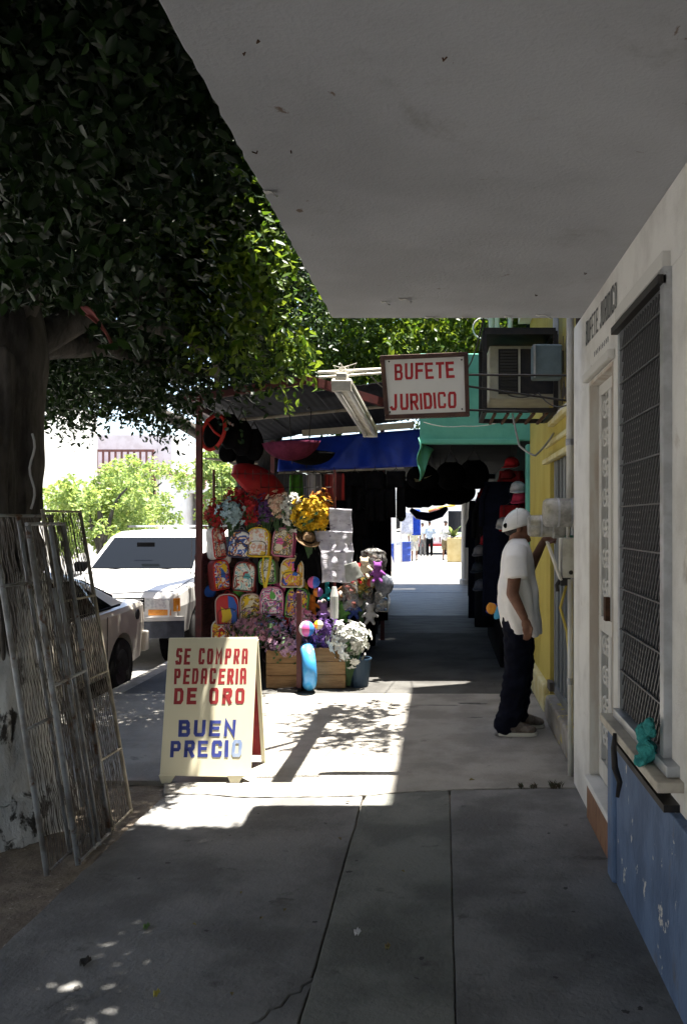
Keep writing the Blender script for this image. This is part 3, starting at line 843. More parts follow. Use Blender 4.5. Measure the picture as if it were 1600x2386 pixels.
def cable(label, pts, r=.005, m=None):
    b = MB(); pts = [Vector(p) for p in pts]; out = []
    for i in range(len(pts)-1):
        a, z = pts[i], pts[i+1]; d = (z-a).length
        for k in range(8):
            t = k/8; out.append(a.lerp(z, t)-Vector((0,0,.12*d*4*t*(1-t)*.5)))
    out.append(pts[-1]); b.tube(out, r, 6)
    b.build('cable', m or M_dark, smooth=True, center=True, label=label, cat='cable')
cable('black cable drooping from the air conditioner to the white conduit', [(.5,6.72,2.6),(.70,6.3,2.55),(.80,5.42,2.35)])
cable('thin grey drain hose hanging under the air conditioner cage', [(.55,6.8,2.46),(.60,6.75,2.2),(.72,6.72,2.12),(.87,6.75,2.3)], .008, M_steel)
cable('black overhead cable running from the canopy edge to the green awning', [(.25,5.01,2.86),(.15,8.78,3.28)])
cable('second overhead cable sagging between tube light and green awning', [(-.5,5.53,2.58),(-.05,8.78,3.05)], .004)
cable('thin cord tied along the front of the green awning', [(-.2,8.765,2.62),(.2,8.765,2.58),(.7,8.765,2.66)], .004, M_pvc)

# electricity meters
def meter(label, o, r, ln, m_glass):
    t = thing('electric_meter', label, 'meter', (o[0], o[1], o[2]-r))
    b = MB(); b.lathe([(.0,0),(r*1.02,0),(r*1.05,.02),(r*1.05,.07),(r*.98,.075),(.0,.075)], o, (-1,0,0), 20); b.build('socket', mat('meter_metal', (.36,.36,.34), (.22,.21,.19), 14, rough=.55, metal=.4), t)
    b = MB(); b.lathe([(r*.93,.074),(r*.93,ln*.8),(r*.9,ln*.93),(r*.75,ln),(.0,ln)], o, (-1,0,0), 20); b.build('glass_cover', m_glass, t, smooth=True)
    b = MB(); b.lathe([(.0,.076),(r*.7,.076),(r*.7,ln*.7),(.0,ln*.7)], o, (-1,0,0), 12); b.build('mechanism', mat('meter_works', (.09,.085,.08), (.4,.38,.34), 40, .5, .55, rough=.6), t)
    for q in (.3, .62):
        b = MB(); b.lathe([(r*.935,ln*q),(r*.95,ln*q),(r*.95,ln*q+.012),(r*.935,ln*q+.012)], o, (-1,0,0), 20); b.build('band', M_steel, t)
    return t
M_mg = mat('dusty_glass', (.55,.54,.5), (.3,.29,.27), 14, rough=.3, alpha=.55)
meter('dusty glass electric meter on the white conduit, mounted higher', (.875, 5.36, 1.66), .098, .25, M_mg)
meter('dusty glass electric meter beside the man, mounted lower', (.79, 5.62, 1.575), .078, .235, M_mg)
mb_ = thing('meter_box', 'rusty white meter box with its narrow cover hanging open', 'meter box', (.82, 5.45, 1.22))
M_mbx = mat('meter_box_white', (.56,.55,.5), (.42,.4,.35), 10, rough=.6, speck=((.22,.07,.04), 16, .66, .7))
b = MB(); b.box(.745, .884, 5.38, 5.56, 1.25, 1.50); b.build('case', M_mbx, mb_, bevel=.008)
b = MB(); b.beam((.74, 5.42, 1.24), (.655, 5.40, 1.475), .012, .10, (0,1,0)); b.build('cover', M_mbx, mb_)
b = MB(); b.ell((.80, 5.375, 1.285), (.014,.006,.014), 10, 6); b.build('knockout', M_dark, mb_)
b = MB(); b.box(.74, .80, 5.4, 5.5, 1.2, 1.249); b.tube([(.74,5.45,1.23),(.72,5.45,1.2),(.725,5.45,1.16)], .012, 6); b.build('lug', M_dark, mb_)
b = MB(); b.box(.79, .884, 5.55, 5.7, 1.5, 1.515); b.box(.8, .884, 5.59, 5.66, 1.3, 1.5); b.build('mount', mat('green_plastic', (.03,.12,.09), rough=.5), mb_)

# ================================================================== sandwich board
af = thing('sandwich_board', 'cream sandwich board reading SE COMPRA PEDACERIA DE ORO BUEN PRECIO', 'sandwich board', (-1.46, 5.45, 0))
M_cream = mat('board_cream', (.76,.71,.52), (.68,.64,.47), 3, .4, .75, rough=.6, speck=((.36,.33,.2), 7, .66, .74), stretch=(1,1,.35))
M_redp = mat('board_red', (.36,.03,.035), (.28,.025,.03), 14, rough=.6)
M_bluep = mat('board_blue', (.035,.05,.25), (.05,.07,.3), 14, rough=.6)
TL, TR, BL, BR = Vector((-1.741,5.452,.862)), Vector((-1.18,5.452,.866)), Vector((-1.737,5.262,.045)), Vector((-1.18,5.262,.032))
b = MB(); b.prism([BL, BR, TR, TL], (0,.016,.002)); b.build('front_board', M_cream, af, bevel=.003)
b = MB(); b.prism([(-1.72,5.70,.06), (-1.19,5.70,.05), (-1.19,5.475,.845), (-1.72,5.475,.845)], (0,.014,0)); b.build('back_board', M_redp, af)
for s in (0, 1):
    x = (-1.72, -1.19)[s]
    b = MB(); b.beam((x, 5.70, 0), (x, 5.47, .85), .022, .024, (1,0,0)); b.build('leg', M_cream if s else M_redp, af)
fn = Vector((0, -(TL.z-BL.z), (TL.y-BL.y))).normalized()
upv = ((TL-BL)+(TR-BR)).normalized()
def onb(dx, dy):                       # point on the board's face seen at a view position
    p = D(dx, dy, 5.3); d = p-Vector((0,0,EYE)); t = (BL-Vector((0,0,EYE))).dot(fn)/d.dot(fn)
    return Vector((0,0,EYE))+d*t + fn*.0001
for txt, x0, x1, yb, H, m, w in (('SE COMPRA', 400, 565, 1518, 36, M_redp, 6), ('PEDACERIA', 397, 562, 1563, 35, M_redp, 6), ('DE ORO', 396, 558, 1609, 36, M_redp, 8),
                               ('BUEN', 407, 537, 1683, 36, M_bluep, 8), ('PRECIO', 388, 551, 1730, 37, M_bluep, 8)):
    a, z = onb(x0, yb), onb(x1, yb-1)
    L = (z-a).length; k = L/(x1-x0)
    n = sum(.25 if ch == 'I' else (1.15 if ch == 'M' else (.6 if ch == ' ' else 1)) for ch in txt)
    gp = 5.5*k if len(txt) > 6 else 8*k
    W = (L-gp*(len(txt)-1))/n
    if txt == 'PRECIO':
        b = MB(); e = lettering(b, 'PRECI', a, z-a, upv, fn, H*k*1.01, W, gp, w*k); b.build('lettering', m, af, fix=False)
        b = MB(); lettering(b, 'O', a+(z-a).normalized()*(e+gp), z-a, upv, fn, H*k*1.01, W, gp, w*k)
        b.build('lettering', mat('faded_blue', (.22,.30,.5), (.35,.42,.55), 18, rough=.6), af, fix=False)
    else:
        x = 0.0
        for word in txt.split(' '):
            b = MB(); e = lettering(b, word, a+(z-a).normalized()*x, z-a, upv, fn, H*k*1.01, W, gp, w*k); b.build('lettering', m, af, fix=False)
            x += e+gp+W*.6+gp
for x in (-1.69, -1.27):
    b = MB(); b.prism([(x-.03,5.25,0),(x+.02,5.25,0),(x+.05,5.25,.05),(x-.05,5.25,.05)], (0,.03,0)); b.build('foot', M_cream, af)

# ================================================================== leaning wire panels
def panel(label, y0, y1, xb, xt, zt, tubes, m_frame, r, wires, seed, cross=(.35,.7), top_bar=True):
    t = thing('wire_screen', label, 'screen', (xb, (y0+y1)/2, .0), group=None)
    rr = random.Random(seed)
    def q(y, v, o=0): 
        ln = math.hypot(xt-xb, zt)
        n = Vector((zt/ln, 0, -(xt-xb)/ln))
        return Vector((xb+(xt-xb)*v, y, .012+(zt-.012)*v)) + n*o
    for k, (yy, v0, v1) in enumerate(tubes):
        b = MB(); b.tube([q(yy, v0), q(yy+rr.uniform(-.01,.01), v1)], r if k < 2 else r*.8, 8); b.build('tube', m_frame, t, smooth=True)
    for v in cross + ((0.995,) if top_bar else ()) + (.006,):
        b = MB(); b.tube([q(y0, v, .004), q(y1, v+rr.uniform(-.01,.01)*(v < .9), .004)], r*.6, 6); b.build('rail', m_frame, t)
    b = MB()
    for k in range(wires):                # slack wires of the mesh, some running askew
        y = y0+(y1-y0)*(k+.5)/wires; sp = (y1-y0)/wires
        ph = rr.uniform(0,6); drift = rr.choice((0,0,1,-1))*rr.uniform(.5,2.5)*sp
        pts = []
        for i in range(19):
            v = .01+.98*i/18
            pts.append(q(min(max(y + (1 if i % 2 else -1)*sp*.42 + drift*(v-.5) + .3*sp*math.sin(i*.8+ph), y0), y1), v, .003*(1 if (i+k) % 2 else -1)))
        b.tube(pts, .0019, 3, cap=False)
    b.build('mesh', mat('wire_grey', (.10,.092,.085), (.05,.036,.028), 18, .42, .6, rough=.6), t, fix=False)
    return t
M_tubeg = mat('panel_tube', (.36,.38,.40), (.2,.19,.18), 7, rough=.5, metal=.0, speck=((.13,.065,.035), 9, .57, .66))
M_lath = mat('panel_lath', (.36,.33,.26), (.25,.22,.17), 9, rough=.8)
panel('tall wire mesh screen with pale lath edge leaning on the tree', 4.25, 4.69, -1.70, -1.985, 1.665, ((4.26,0,1),(4.685,0,1),(4.42,.0,.62)), M_lath, .010, 36, 1, (.22,.47,.72))
panel('grey tube framed mesh screen leaning at the sidewalk edge', 3.97, 4.36, -1.69, -1.93, 1.60, ((3.98,0,1),(4.35,0,1),(4.22,0,1),(4.16,0,.8)), M_tubeg, .014, 32, 2, (.52,))
panel('inner tube framed mesh screen closest to the whitewashed trunk', 3.85, 4.45, -1.78, -2.03, 1.64, ((3.86,0,1),(4.44,0,1),(4.1,0,1),(4.3,.1,.9)), M_tubeg, .013, 42, 3, (.4,.8))

# ================================================================== trees
def limb(b, pts, rs, n=10, seed=0, wob=.03):
    rr = random.Random(seed)
    pts = [Vector(p) for p in pts]; out = []; ro = []
    for i in range(len(pts)-1):
        p0 = pts[max(i-1, 0)]; p1 = pts[i]; p2 = pts[i+1]; p3 = pts[min(i+2, len(pts)-1)]
        for k in range(5):
            t = k/5
            q = .5*((2*p1)+(p2-p0)*t+(2*p0-5*p1+4*p2-p3)*t*t+(3*p1-p0-3*p2+p3)*t*t*t)
            r = rs[i]+(rs[i+1]-rs[i])*t
            out.append(q+Vector((rr.uniform(-1,1), rr.uniform(-1,1), 0))*wob*r); ro.append(r*(1+rr.uniform(-.06,.06)))
    out.append(pts[-1]); ro.append(rs[-1])
    b.tube(out, ro, n)
def leaf_mesh(name, pts, nrm, L, W, m, parent, seed, tint_fn=None):
    """pts (n,3) leaf bases, nrm (n,3) leaf normals; folded rhombic leaves"""
    rg = np.random.default_rng(seed); n = len(pts)
    nrm = nrm/np.linalg.norm(nrm, axis=1, keepdims=True)
    t = rg.normal(size=(n,3)); t[:,2] -= .6
    t -= nrm*np.sum(t*nrm, axis=1, keepdims=True)
    t /= np.maximum(np.linalg.norm(t, axis=1, keepdims=True), 1e-6)
    s = np.cross(nrm, t)
    ln = (L*rg.uniform(.7, 1.25, n))[:,None]; wd = ln*(W/L)
    v = np.empty((n,6,3))
    v[:,0] = pts; v[:,3] = pts+t*ln-nrm*ln*.10
    for i, sg in ((1, 1), (5, -1)): v[:,i] = pts+t*ln*.28+s*wd*.44*sg+nrm*ln*.05
    for i, sg in ((2, 1), (4, -1)): v[:,i] = pts+t*ln*.64+s*wd*.40*sg+nrm*ln*.02
    me = bpy.data.meshes.new(name)
    me.vertices.add(n*6); me.vertices.foreach_set('co', (v.reshape(-1,3)-np.array(origin_of(parent))).astype(np.float32).ravel())
    idx = np.arange(n)[:,None]*6
    qd = np.concatenate([idx+np.array([0,1,2,3]), idx+np.array([0,3,4,5])], axis=1).reshape(-1)
    me.loops.add(len(qd)); me.loops.foreach_set('vertex_index', qd.astype(np.int32))
    me.polygons.add(n*2); me.polygons.foreach_set('loop_start', np.arange(0, n*8, 4, dtype=np.int32))
    me.update(calc_edges=True)
    at = me.attributes.new('tint', 'FLOAT', 'FACE')
    ti = rg.uniform(0, 1, n)**1.6
    at.data.foreach_set('value', np.repeat(ti, 2).astype(np.float32))
    me.materials.append(m)
    return new_obj(name, me, parent)
def clump_points(clumps, n, seed, shell=.55, keep=None, per=11, tl=.30):
    """leaf bases and normals: leaves sit along short twigs that spray out of each clump and droop"""
    rg = np.random.default_rng(seed)
    k = max(1, n//per)
    vol = np.array([c[3]*c[4]*c[5] for c in clumps])**.75
    C = np.array(clumps)[rg.choice(len(clumps), k, p=vol/vol.sum())]
    d = rg.normal(size=(k,3)); d /= np.linalg.norm(d, axis=1, keepdims=True)
    r = rg.uniform(0, 1, k)**shell
    p0 = C[:,:3]+d*r[:,None]*C[:,3:6]
    td = d*.7+rg.normal(size=(k,3))*.5; td[:,2] -= .35
    td /= np.linalg.norm(td, axis=1, keepdims=True)
    ln = tl*rg.uniform(.5, 1.3, k)
    t = np.linspace(.05, 1, per)
    p = p0[:,None,:]+td[:,None,:]*(ln[:,None]*t)[:,:,None]
    p[:,:,2] -= (.35*ln[:,None]*t**2)
    side = np.cross(td, rg.normal(size=(k,3)))
    side /= np.maximum(np.linalg.norm(side, axis=1, keepdims=True), 1e-6)
    sg = np.where(np.arange(per) % 2 == 0, 1, -1)
    up = np.cross(side, td)
    nr = up[:,None,:]*.7+side[:,None,:]*sg[None,:,None]*.35+rg.normal(size=(k,per,3))*.4
    nr[:,:,2] += .35
    p = p.reshape(-1,3)+rg.normal(size=(k*per,3))*.012; nr = nr.reshape(-1,3)
    if keep is not None:
        q = keep(p); p, nr = p[q], nr[q]
    return p, nr
def tufts(boxes, seed, n, r0, r1, cond=None):
    rr = random.Random(seed); out = []
    while len(out) < n:
        x0,x1,y0,y1,z0,z1 = boxes[rr.randrange(len(boxes))]
        c = (rr.uniform(x0,x1), rr.uniform(y0,y1), rr.uniform(z0,z1))
        if cond and not cond(*c): continue
        r = rr.uniform(r0, r1); out.append((*c, r*1.15, r*1.15, r*.8))
    return out

M_bark = mat('tree_bark', (.035,.031,.028), (.085,.076,.068), 9, .38, .6, .95, 1.0, 22, stretch=(1,1,.3), speck=((.15,.145,.135), 9, .70, .76))
M_lime = mat('whitewashed_bark', (.74,.74,.72), (.5,.5,.49), 5, .35, .65, .9, .8, 22, stretch=(1,1,.5), speck=((.05,.045,.04), 7, .555, .62))
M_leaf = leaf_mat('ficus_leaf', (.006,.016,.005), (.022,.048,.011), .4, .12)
M_leaf2 = leaf_mat('ficus_leaf_painted_lit', (.035,.08,.014), (.14,.20,.04), .4, .38)  # sunlight painted in: a much brighter copy of the ficus leaf
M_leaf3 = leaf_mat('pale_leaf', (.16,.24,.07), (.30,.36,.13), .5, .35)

# the street tree beside the camera
TX, TY = -2.47, 4.6
tree = thing('street_tree', 'big dark ficus with whitewashed trunk base beside the wire screens', 'tree', (TX, TY, 0))
b = MB(); limb(b, [(TX,TY,-.12),(TX+.01,TY,.12),(TX,TY,.5),(TX-.01,TY,1.36)], [.55,.45,.37,.325], 20, 3, .05)
o = b.build('trunk_base', M_lime, tree, smooth=True)
def ridge(co):
    from mathutils import noise as mn
    a = math.atan2(co.y, co.x); q = Vector((math.cos(a)*3, math.sin(a)*3, co.z*.9))
    return .035*mn.noise(q*1.2)+.02*mn.noise(q*3)+.012*mn.noise(Vector((math.cos(a)*9, math.sin(a)*9, co.z*3)))
md = o.modifiers.new('s', 'SUBSURF'); md.levels = 2; md.render_levels = 2; bake(o); push(o.data, ridge)
b = MB(); limb(b, [(TX-.01,TY,1.34),(TX,TY,1.7),(TX+.03,TY,2.3),(TX+.02,TY,2.8),(TX-.3,TY-.2,3.6)], [.326,.29,.28,.27,.2], 20, 4, .05)
for k, (dx, r) in enumerate(((.26,.05),(.20,.07),(.28,.03))):        # fluted roots grown down the trunk
    limb(b, [(TX+dx,TY-.2-.06*k,.9),(TX+dx-.02,TY-.22-.05*k,1.6),(TX+dx-.05,TY-.2,2.5)], [r*.6,r,r*1.2], 8, 8+k, .2)
o = b.build('trunk', M_bark, tree, smooth=True)
md = o.modifiers.new('s', 'SUBSURF'); md.levels = 2; md.render_levels = 2; bake(o); push(o.data, ridge)
b = MB()
limbs = [([(TX+.1,TY+.1,2.5),(-1.95,5.3,3.0),(-1.5,6.6,3.4),(-1.4,8.2,3.9)], [.10,.07,.05,.03]),
         ([(TX+.1,TY,2.6),(-1.8,4.3,3.3),(-1.4,3.6,3.8),(-1.3,2.4,4.4)], [.12,.07,.05,.03]),
         ([(TX,TY,2.9),(-2.8,3.6,3.8),(-2.6,2.2,4.4),(-2.5,.9,4.9)], [.15,.1,.06,.03]),
         ([(TX,TY,2.7),(-3.1,5.2,3.4),(-4.0,6.6,4.0),(-4.8,8.0,4.4)], [.2,.15,.09,.04]),
         ([(TX,TY+.1,2.55),(-2.25,5.6,2.75),(-2.5,7.0,2.95),(-2.9,8.6,3.1)], [.10,.07,.05,.03]),
         ([(TX-.3,TY-.2,3.5),(-2.4,4.8,4.6),(-1.8,5.6,5.4)], [.2,.12,.04]),
         ([(TX-.1,TY,2.7),(-3.6,4.1,3.5),(-5,3.6,4.2)], [.18,.11,.04]),
         ([(-1.9,5.3,2.85),(-1.6,5.9,2.78),(-1.72,6.5,2.62)], [.05,.035,.012]),
         ([(TX-.3,TY-.2,3.5),(-1.6,5.0,4.6),(-.9,5.9,4.5),(-.1,6.9,4.4)], [.1,.07,.04,.015]),
         ([(-2.25,5.6,2.75),(-1.9,6.6,2.75),(-1.7,7.8,3.0),(-1.5,8.8,3.1)], [.05,.035,.025,.012])]
for k, (pp, rs) in enumerate(limbs):
    b = MB(); limb(b, pp, rs, 9, 30+k, .25); b.build('limb', M_bark, tree, smooth=True)
    
SX, SY = SUNV.x/SUNV.z, SUNV.y/SUNV.z
def sunproj(p): return p[:,0]-p[:,2]*SX, p[:,1]-p[:,2]*SY
holes = [(-1.33,4.68,.30,.22), (-1.55,4.62,.12,.08), (-.72,5.6,.44,.9), (-.72,7.55,.44,.5), (-1.45,6.95,.16,.08), (-1.2,6.55,.2,.1), (-1.62,7.3,.2,.06),
         (-1.35,2.95,.09,.045), (-1.1,2.75,.09,.04), (-1.32,2.5,.11,.05), (-1.5,3.2,.06,.03), (-1.6,2.35,.09,.045), (-1.2,3.15,.05,.03)]
hr = random.Random(91)
holes += [(hr.uniform(-1.6,-.7), hr.uniform(2.2,3.5), hr.uniform(.02,.05), hr.uniform(.015,.035)) for _ in range(3)]
def keep1(p):
    sx, sy = sunproj(p)
    k = np.ones(len(p), bool)
    wob = .25*np.sin(sx*23)*np.cos(sy*19)
    for hx, hy, a, c in holes:
        k &= (((sx-hx)/a)**2+((sy-hy)/c)**2) > 1+wob
    # clear of the building, the canopy and the view of the street below the crown
    k &= ~((p[:,0] > -.78) & (p[:,2] < 3.6) & (p[:,1] < 5.3))
    k &= ~((p[:,0] > -1.05) & (p[:,1] > 4.75) & (p[:,1] < 8.4))
    k &= ~((p[:,0] < -2.9) & (p[:,1] > 9.3))
    el = (p[:,2]-EYE)/np.maximum(p[:,1], .3)
    az = p[:,0]/np.maximum(p[:,1], .3)
    k &= (el > .108+.025*np.sin(p[:,0]*7)+.02*np.sin(p[:,1]*5.3)+.014*np.sin(p[:,0]*19+p[:,1]*13))
    k &= ~((el < .25) & (az < -.41) & (p[:,1] < 5.2))
    k &= ~((p[:,1] > 8.0) & (p[:,0] > -2.75) & (p[:,2] < 3.0))          # stall roof
    return k
def in1(x, y, z): return ((x+2.9)**2/2.9**2+(y-5.0)**2/6.5**2 < 1) or ((x+4.6)**2/4.4**2+(y-1.5)**2/5.5**2 < 1)
cl = tufts([(-9,-1.2,-3,10.0,3.3,5.4)], 5, 160, .5, .9, in1)
cl += tufts([(-3.3,-1.25,1.6,4.5,2.75,3.4)], 3, 30, .3, .5)
cl += tufts([(-2.5,-1.25,5.0,8.4,3.6,4.6)], 2, 34, .35, .6)
cl += tufts([(-3.6,-1.6,4.8,9.6,2.75,3.3)], 6, 46, .28, .5, in1)
cl += tufts([(-2.6,-1.3,1.6,5.0,3.35,4.0)], 7, 26, .3, .5, in1)
cl += tufts([(-5.0,-3.0,5.5,9.2,2.9,3.6)], 8, 40, .4, .7)
p, nr = clump_points(cl, 450000, 11, .5, keep1)
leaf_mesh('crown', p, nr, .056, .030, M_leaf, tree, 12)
cl = tufts([(-2.0,.5,-1.5,4.7,3.7,5.0)], 4, 90, .35, .65)
p, nr = clump_points(cl, 105000, 19, .5, keep1)
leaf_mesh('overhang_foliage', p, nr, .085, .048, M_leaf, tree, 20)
cl = tufts([(-.85,.2,6.5,7.5,4.1,4.7)], 23, 15, .14, .28)
p, nr = clump_points(cl, 1900, 24, .6)
leaf_mesh('branch_foliage', p, nr, .08, .042, M_leaf, tree, 25)
# twigs near the canopy edge, sunlight put into their brighter leaf colour
cl = tufts([(-1.75,-1.15,5.2,7.6,3.05,3.9)], 9, 16, .18, .32)
p, nr = clump_points(cl, 5500, 13, .5, keep1)
leaf_mesh('painted_lit_foliage', p, nr, .075, .04, M_leaf2, tree, 14)

# second tree behind the stall
t2 = thing('street_tree', 'sunlit ficus rising behind the market stall roof', 'tree', (-2.75, 12.6, 0))
b = MB(); limb(b, [(-2.75,12.6,-.1),(-2.7,12.6,1.2),(-2.6,12.5,2.4),(-2.3,12.5,3.4)], [.26,.19,.17,.12], 12, 5, .1); b.build('trunk', M_bark, t2, smooth=True)
for k, (pp, rs) in enumerate((([(-2.6,12.5,2.2),(-3.1,11.2,2.7),(-3.6,9.9,3.0),(-4.2,9.0,3.0)], [.12,.09,.06,.03]), ([(-2.4,12.5,3.0),(-1.4,12.8,4.2),(-.4,13.2,5)], [.12,.08,.03]), ([(-2.4,12.5,3.2),(-2.6,13.5,4.6),(-2.2,14.5,5.8)], [.12,.08,.03]))):
    b = MB(); limb(b, pp, rs, 9, 60+k, .2); b.build('limb', M_bark, t2, smooth=True)
def keep2(p):
    el = (p[:,2]-EYE)/p[:,1]
    return ~((p[:,0] > 1.0) & (p[:,1] < 9)) & (p[:,2] > 3.0) & ~((p[:,0] < -2.6) & (el < .1+.02*np.sin(p[:,0]*9)))
cl = tufts([(-2.0,1.6,10.4,17,3.6,6.4)], 15, 110, .4, .8)
cl += tufts([(-2.4,-1.6,9.8,13,3.2,3.9)], 16, 20, .3, .5)
p, nr = clump_points(cl, 90000, 17, .5, keep2)
leaf_mesh('crown', p, nr, .085, .045, M_leaf2, t2, 18)

# unseen tree added behind the camera to shade the near end of the walk
shade_tree = thing('street_tree', 'unseen dark ficus added behind the camera for its shade', 'tree', (-2.5, -4.5, 0))
b = MB(); limb(b, [(-2.5,-4.5,-.1),(-2.5,-4.5,1.2),(-2.45,-4.5,2.6),(-2.3,-4.3,3.6)], [.4,.3,.28,.16], 14, 55, .1); b.build('trunk', M_bark, shade_tree, smooth=True)
for k, (pp, rs) in enumerate((([(-2.45,-4.5,2.5),(-3.6,-3.6,3.6),(-5,-3,4.4)], [.15,.1,.03]), ([(-2.4,-4.5,2.7),(-1.5,-5.6,3.8),(-.8,-6.5,4.6)], [.14,.09,.03]), ([(-2.4,-4.4,2.9),(-1.8,-3.2,3.9),(-1.2,-2.2,4.6)], [.14,.09,.03]))):
    b = MB(); limb(b, pp, rs, 9, 160+k, .2); b.build('limb', M_bark, shade_tree, smooth=True)
cl = tufts([(-8.5,.3,-9.5,-1.0,3.5,5.4)], 25, 110, .6, 1.05)
p, nr = clump_points(cl, 40000, 27, .5)
leaf_mesh('crown', p, nr, .17, .10, M_leaf, shade_tree, 28)

# bushy bright tree further up the street
def small_tree(label, x, y, z0, R_, zc, n, m, seed, name='bushy_tree'):
    t = thing(name, label, 'tree', (x, y, z0))
    b = MB(); limb(b, [(x,y,z0-.05),(x+.05,y,z0+.8),(x,y,zc)], [.16,.12,.06], 10, seed, .1)
    limb(b, [(x+.03,y,z0+.7),(x+.5,y-.2,zc),(x+.9,y-.3,zc+.5)], [.08,.05,.02], 8, seed+1, .1)
    limb(b, [(x+.03,y,z0+.7),(x-.5,y+.2,zc),(x-.9,y+.3,zc+.4)], [.08,.05,.02], 8, seed+2, .1)
    b.build('trunk', M_bark, t, smooth=True)
    rr = random.Random(seed); cl = []
    for k in range(34):
        a = rr.uniform(0, 6.283); q = rr.uniform(.1, 1)**.6; h = rr.uniform(-.75, .8)
        cl.append((x+R_[0]*q*math.cos(a)*math.sqrt(1-h*h*.7), y+R_[1]*q*math.sin(a)*math.sqrt(1-h*h*.7), zc+R_[2]*h, R_[0]*.27, R_[1]*.27, R_[2]*.24))
    p, nr = clump_points(cl, n, seed+3, .5)
    leaf_mesh('crown', p, nr, .13, .075, m, t, seed+4)
small_tree('bright bushy tree at the kerb in front of the balcony house', -9.8, 24.5, -.04, (1.55,1.5,1.35), 2.05, 9000, M_leaf3, 71)
small_tree('pale roadside tree half hidden behind the white vehicle', -11.6, 33, -.04, (1.8,1.7,1.5), 2.6, 8000, M_leaf3, 81)
small_tree('slim tree seen past the maroon stall post', -7.4, 29, -.04, (1.0,1.0,1.5), 2.9, 7000, M_leaf3, 85)
b = MB()
def strip(u, v):
    c = P(196+67*u, 726+74*u*u+6*u, 4.1)
    w = .045*math.sin(math.pi*min(1, u*.85+.13))
    return Vector((c.x-(v-.5)*w*.5, c.y+.03*math.sin(v*5), c.z+(v-.5)*w*1.6))
b.grid(strip, 14, 4)
b.build('cloth_strip', mat('faded_red_cloth', (.26,.08,.07), (.2,.06,.06), 20, rough=.9), smooth=True, solid=.004, center=True, label='faded red cloth strip caught in the tree branches', cat='cloth')
b = MB()
b.tube([P(75+6*math.sin(i*.9), 1010+16*i, 4.335) for i in range(12)], .006, 6)
b.build('hanging_cable', mat('pale_cable', (.35,.35,.36), rough=.6), smooth=True, center=True, label='pale grey cable hanging down the tree trunk', cat='cable')

# ================================================================== the market stall
YR = 8.45
st = thing('market_stall', 'maroon framed market stall with sloping sheet metal roof', 'stall', (-1.7, 8.6, 0))
roofm = mat('roof_sheet', (.022,.024,.032), (.014,.015,.02), 3, rough=.7, spec=.15)
ph = lambda p: p
pL = P(464, 930, 8.3)
b = MB(); b.beam((pL.x, 8.3, 0), (pL.x, 8.3, 2.80), .055, .055); b.build('post', M_maroon, st)
b = MB(); b.beam((-1.36, 8.12, 0.02), (-1.36, 8.12, .93), .045, .045); b.build('post', M_maroon, st)
b = MB(); b.prism([(-1.56,8.07,0),(-1.36,8.02,0),(-1.33,8.15,0),(-1.4,8.16,0)], (0,0,.03)); b.build('post_foot', M_dark, st)
b = MB(); b.beam((-2.3, 11.6, 0), (-2.3, 11.6, 2.7), .055, .055); b.build('post', M_maroon, st)
b = MB(); b.beam((-.82, 11.6, 0), (-.82, 11.6, 2.85), .055, .055); b.build('post', M_maroon, st)
b = MB(); b.beam(P(422, 930, 8.3), P(716, 884, 8.3), .05, .085); b.build('beam', M_maroon, st)
b = MB(); b.beam((pL.x+.0, 8.33, 2.70), (pL.x+.02, 11.5, 2.62), .04, .06); b.build('beam', M_maroon, st)
b = MB(); b.beam(P(716, 884, 8.3), (-.62, 9.1, 2.86), .05, .085); b.build('beam', M_maroon, st)
# corrugated roof, rising to the right
def roofz(x, y): return 2.84 + .145*(x+2.35) - .03*(y-8.3)
def corr(x0, x1, y0, y1, zo=0):
    b = MB(); n = int((x1-x0)/.02)
    def f(u, v):
        x = x0+(x1-x0)*u; y = y0+(y1-y0)*v
        return Vector((x, y, roofz(x, y)+zo+.003*math.sin(x*82)))
    b.grid(f, n, 6); return b
corr(-2.72, -2.02, 8.25, 11.8).build('roof_sheet', roofm, st, smooth=True, solid=.003, fix=False)
corr(-2.04, -1.33, 8.25, 11.8, .012).build('roof_sheet', roofm, st, smooth=True, solid=.003, fix=False)
corr(-1.35, -.12, 9.0, 11.8, .0).build('roof_sheet', roofm, st, smooth=True, solid=.003, fix=False)
M_pole = mat('pale_pole', (.4,.36,.3), (.3,.26,.2), 12, rough=.7)
b = MB(); b.tube([P(560, 978, 9.6), P(905, 946, 9.6)], .018, 8); b.build('pole', M_pole, st)
b = MB(); b.tube([P(478, 1068, 9.6), P(600, 1080, 9.6)], .012, 8); b.build('pole', M_pole, st)
# wire rack for the backpacks
rk = thing('wire_rack', 'wire grid display rack covered with children backpacks', 'rack', (-1.7, YR+.09, 0))
for x in (-2.28, -1.08):
    b = MB(); b.tube([(x, YR+.09, 0), (x, YR+.09, 2.12)], .014, 8); b.build('upright', M_maroon, rk)
for k in range(14):
    b = MB(); z = .35+k*.133; b.tube([(-2.28, YR+.09, z), (-1.08, YR+.09, z)], .0035, 5); b.build('wire', M_dark, rk)
for k in range(15):
    b = MB(); x = -2.2+k*.078; b.tube([(x, YR+.083, .3), (x, YR+.083, 2.12)], .003, 5); b.build('wire', M_dark, rk)

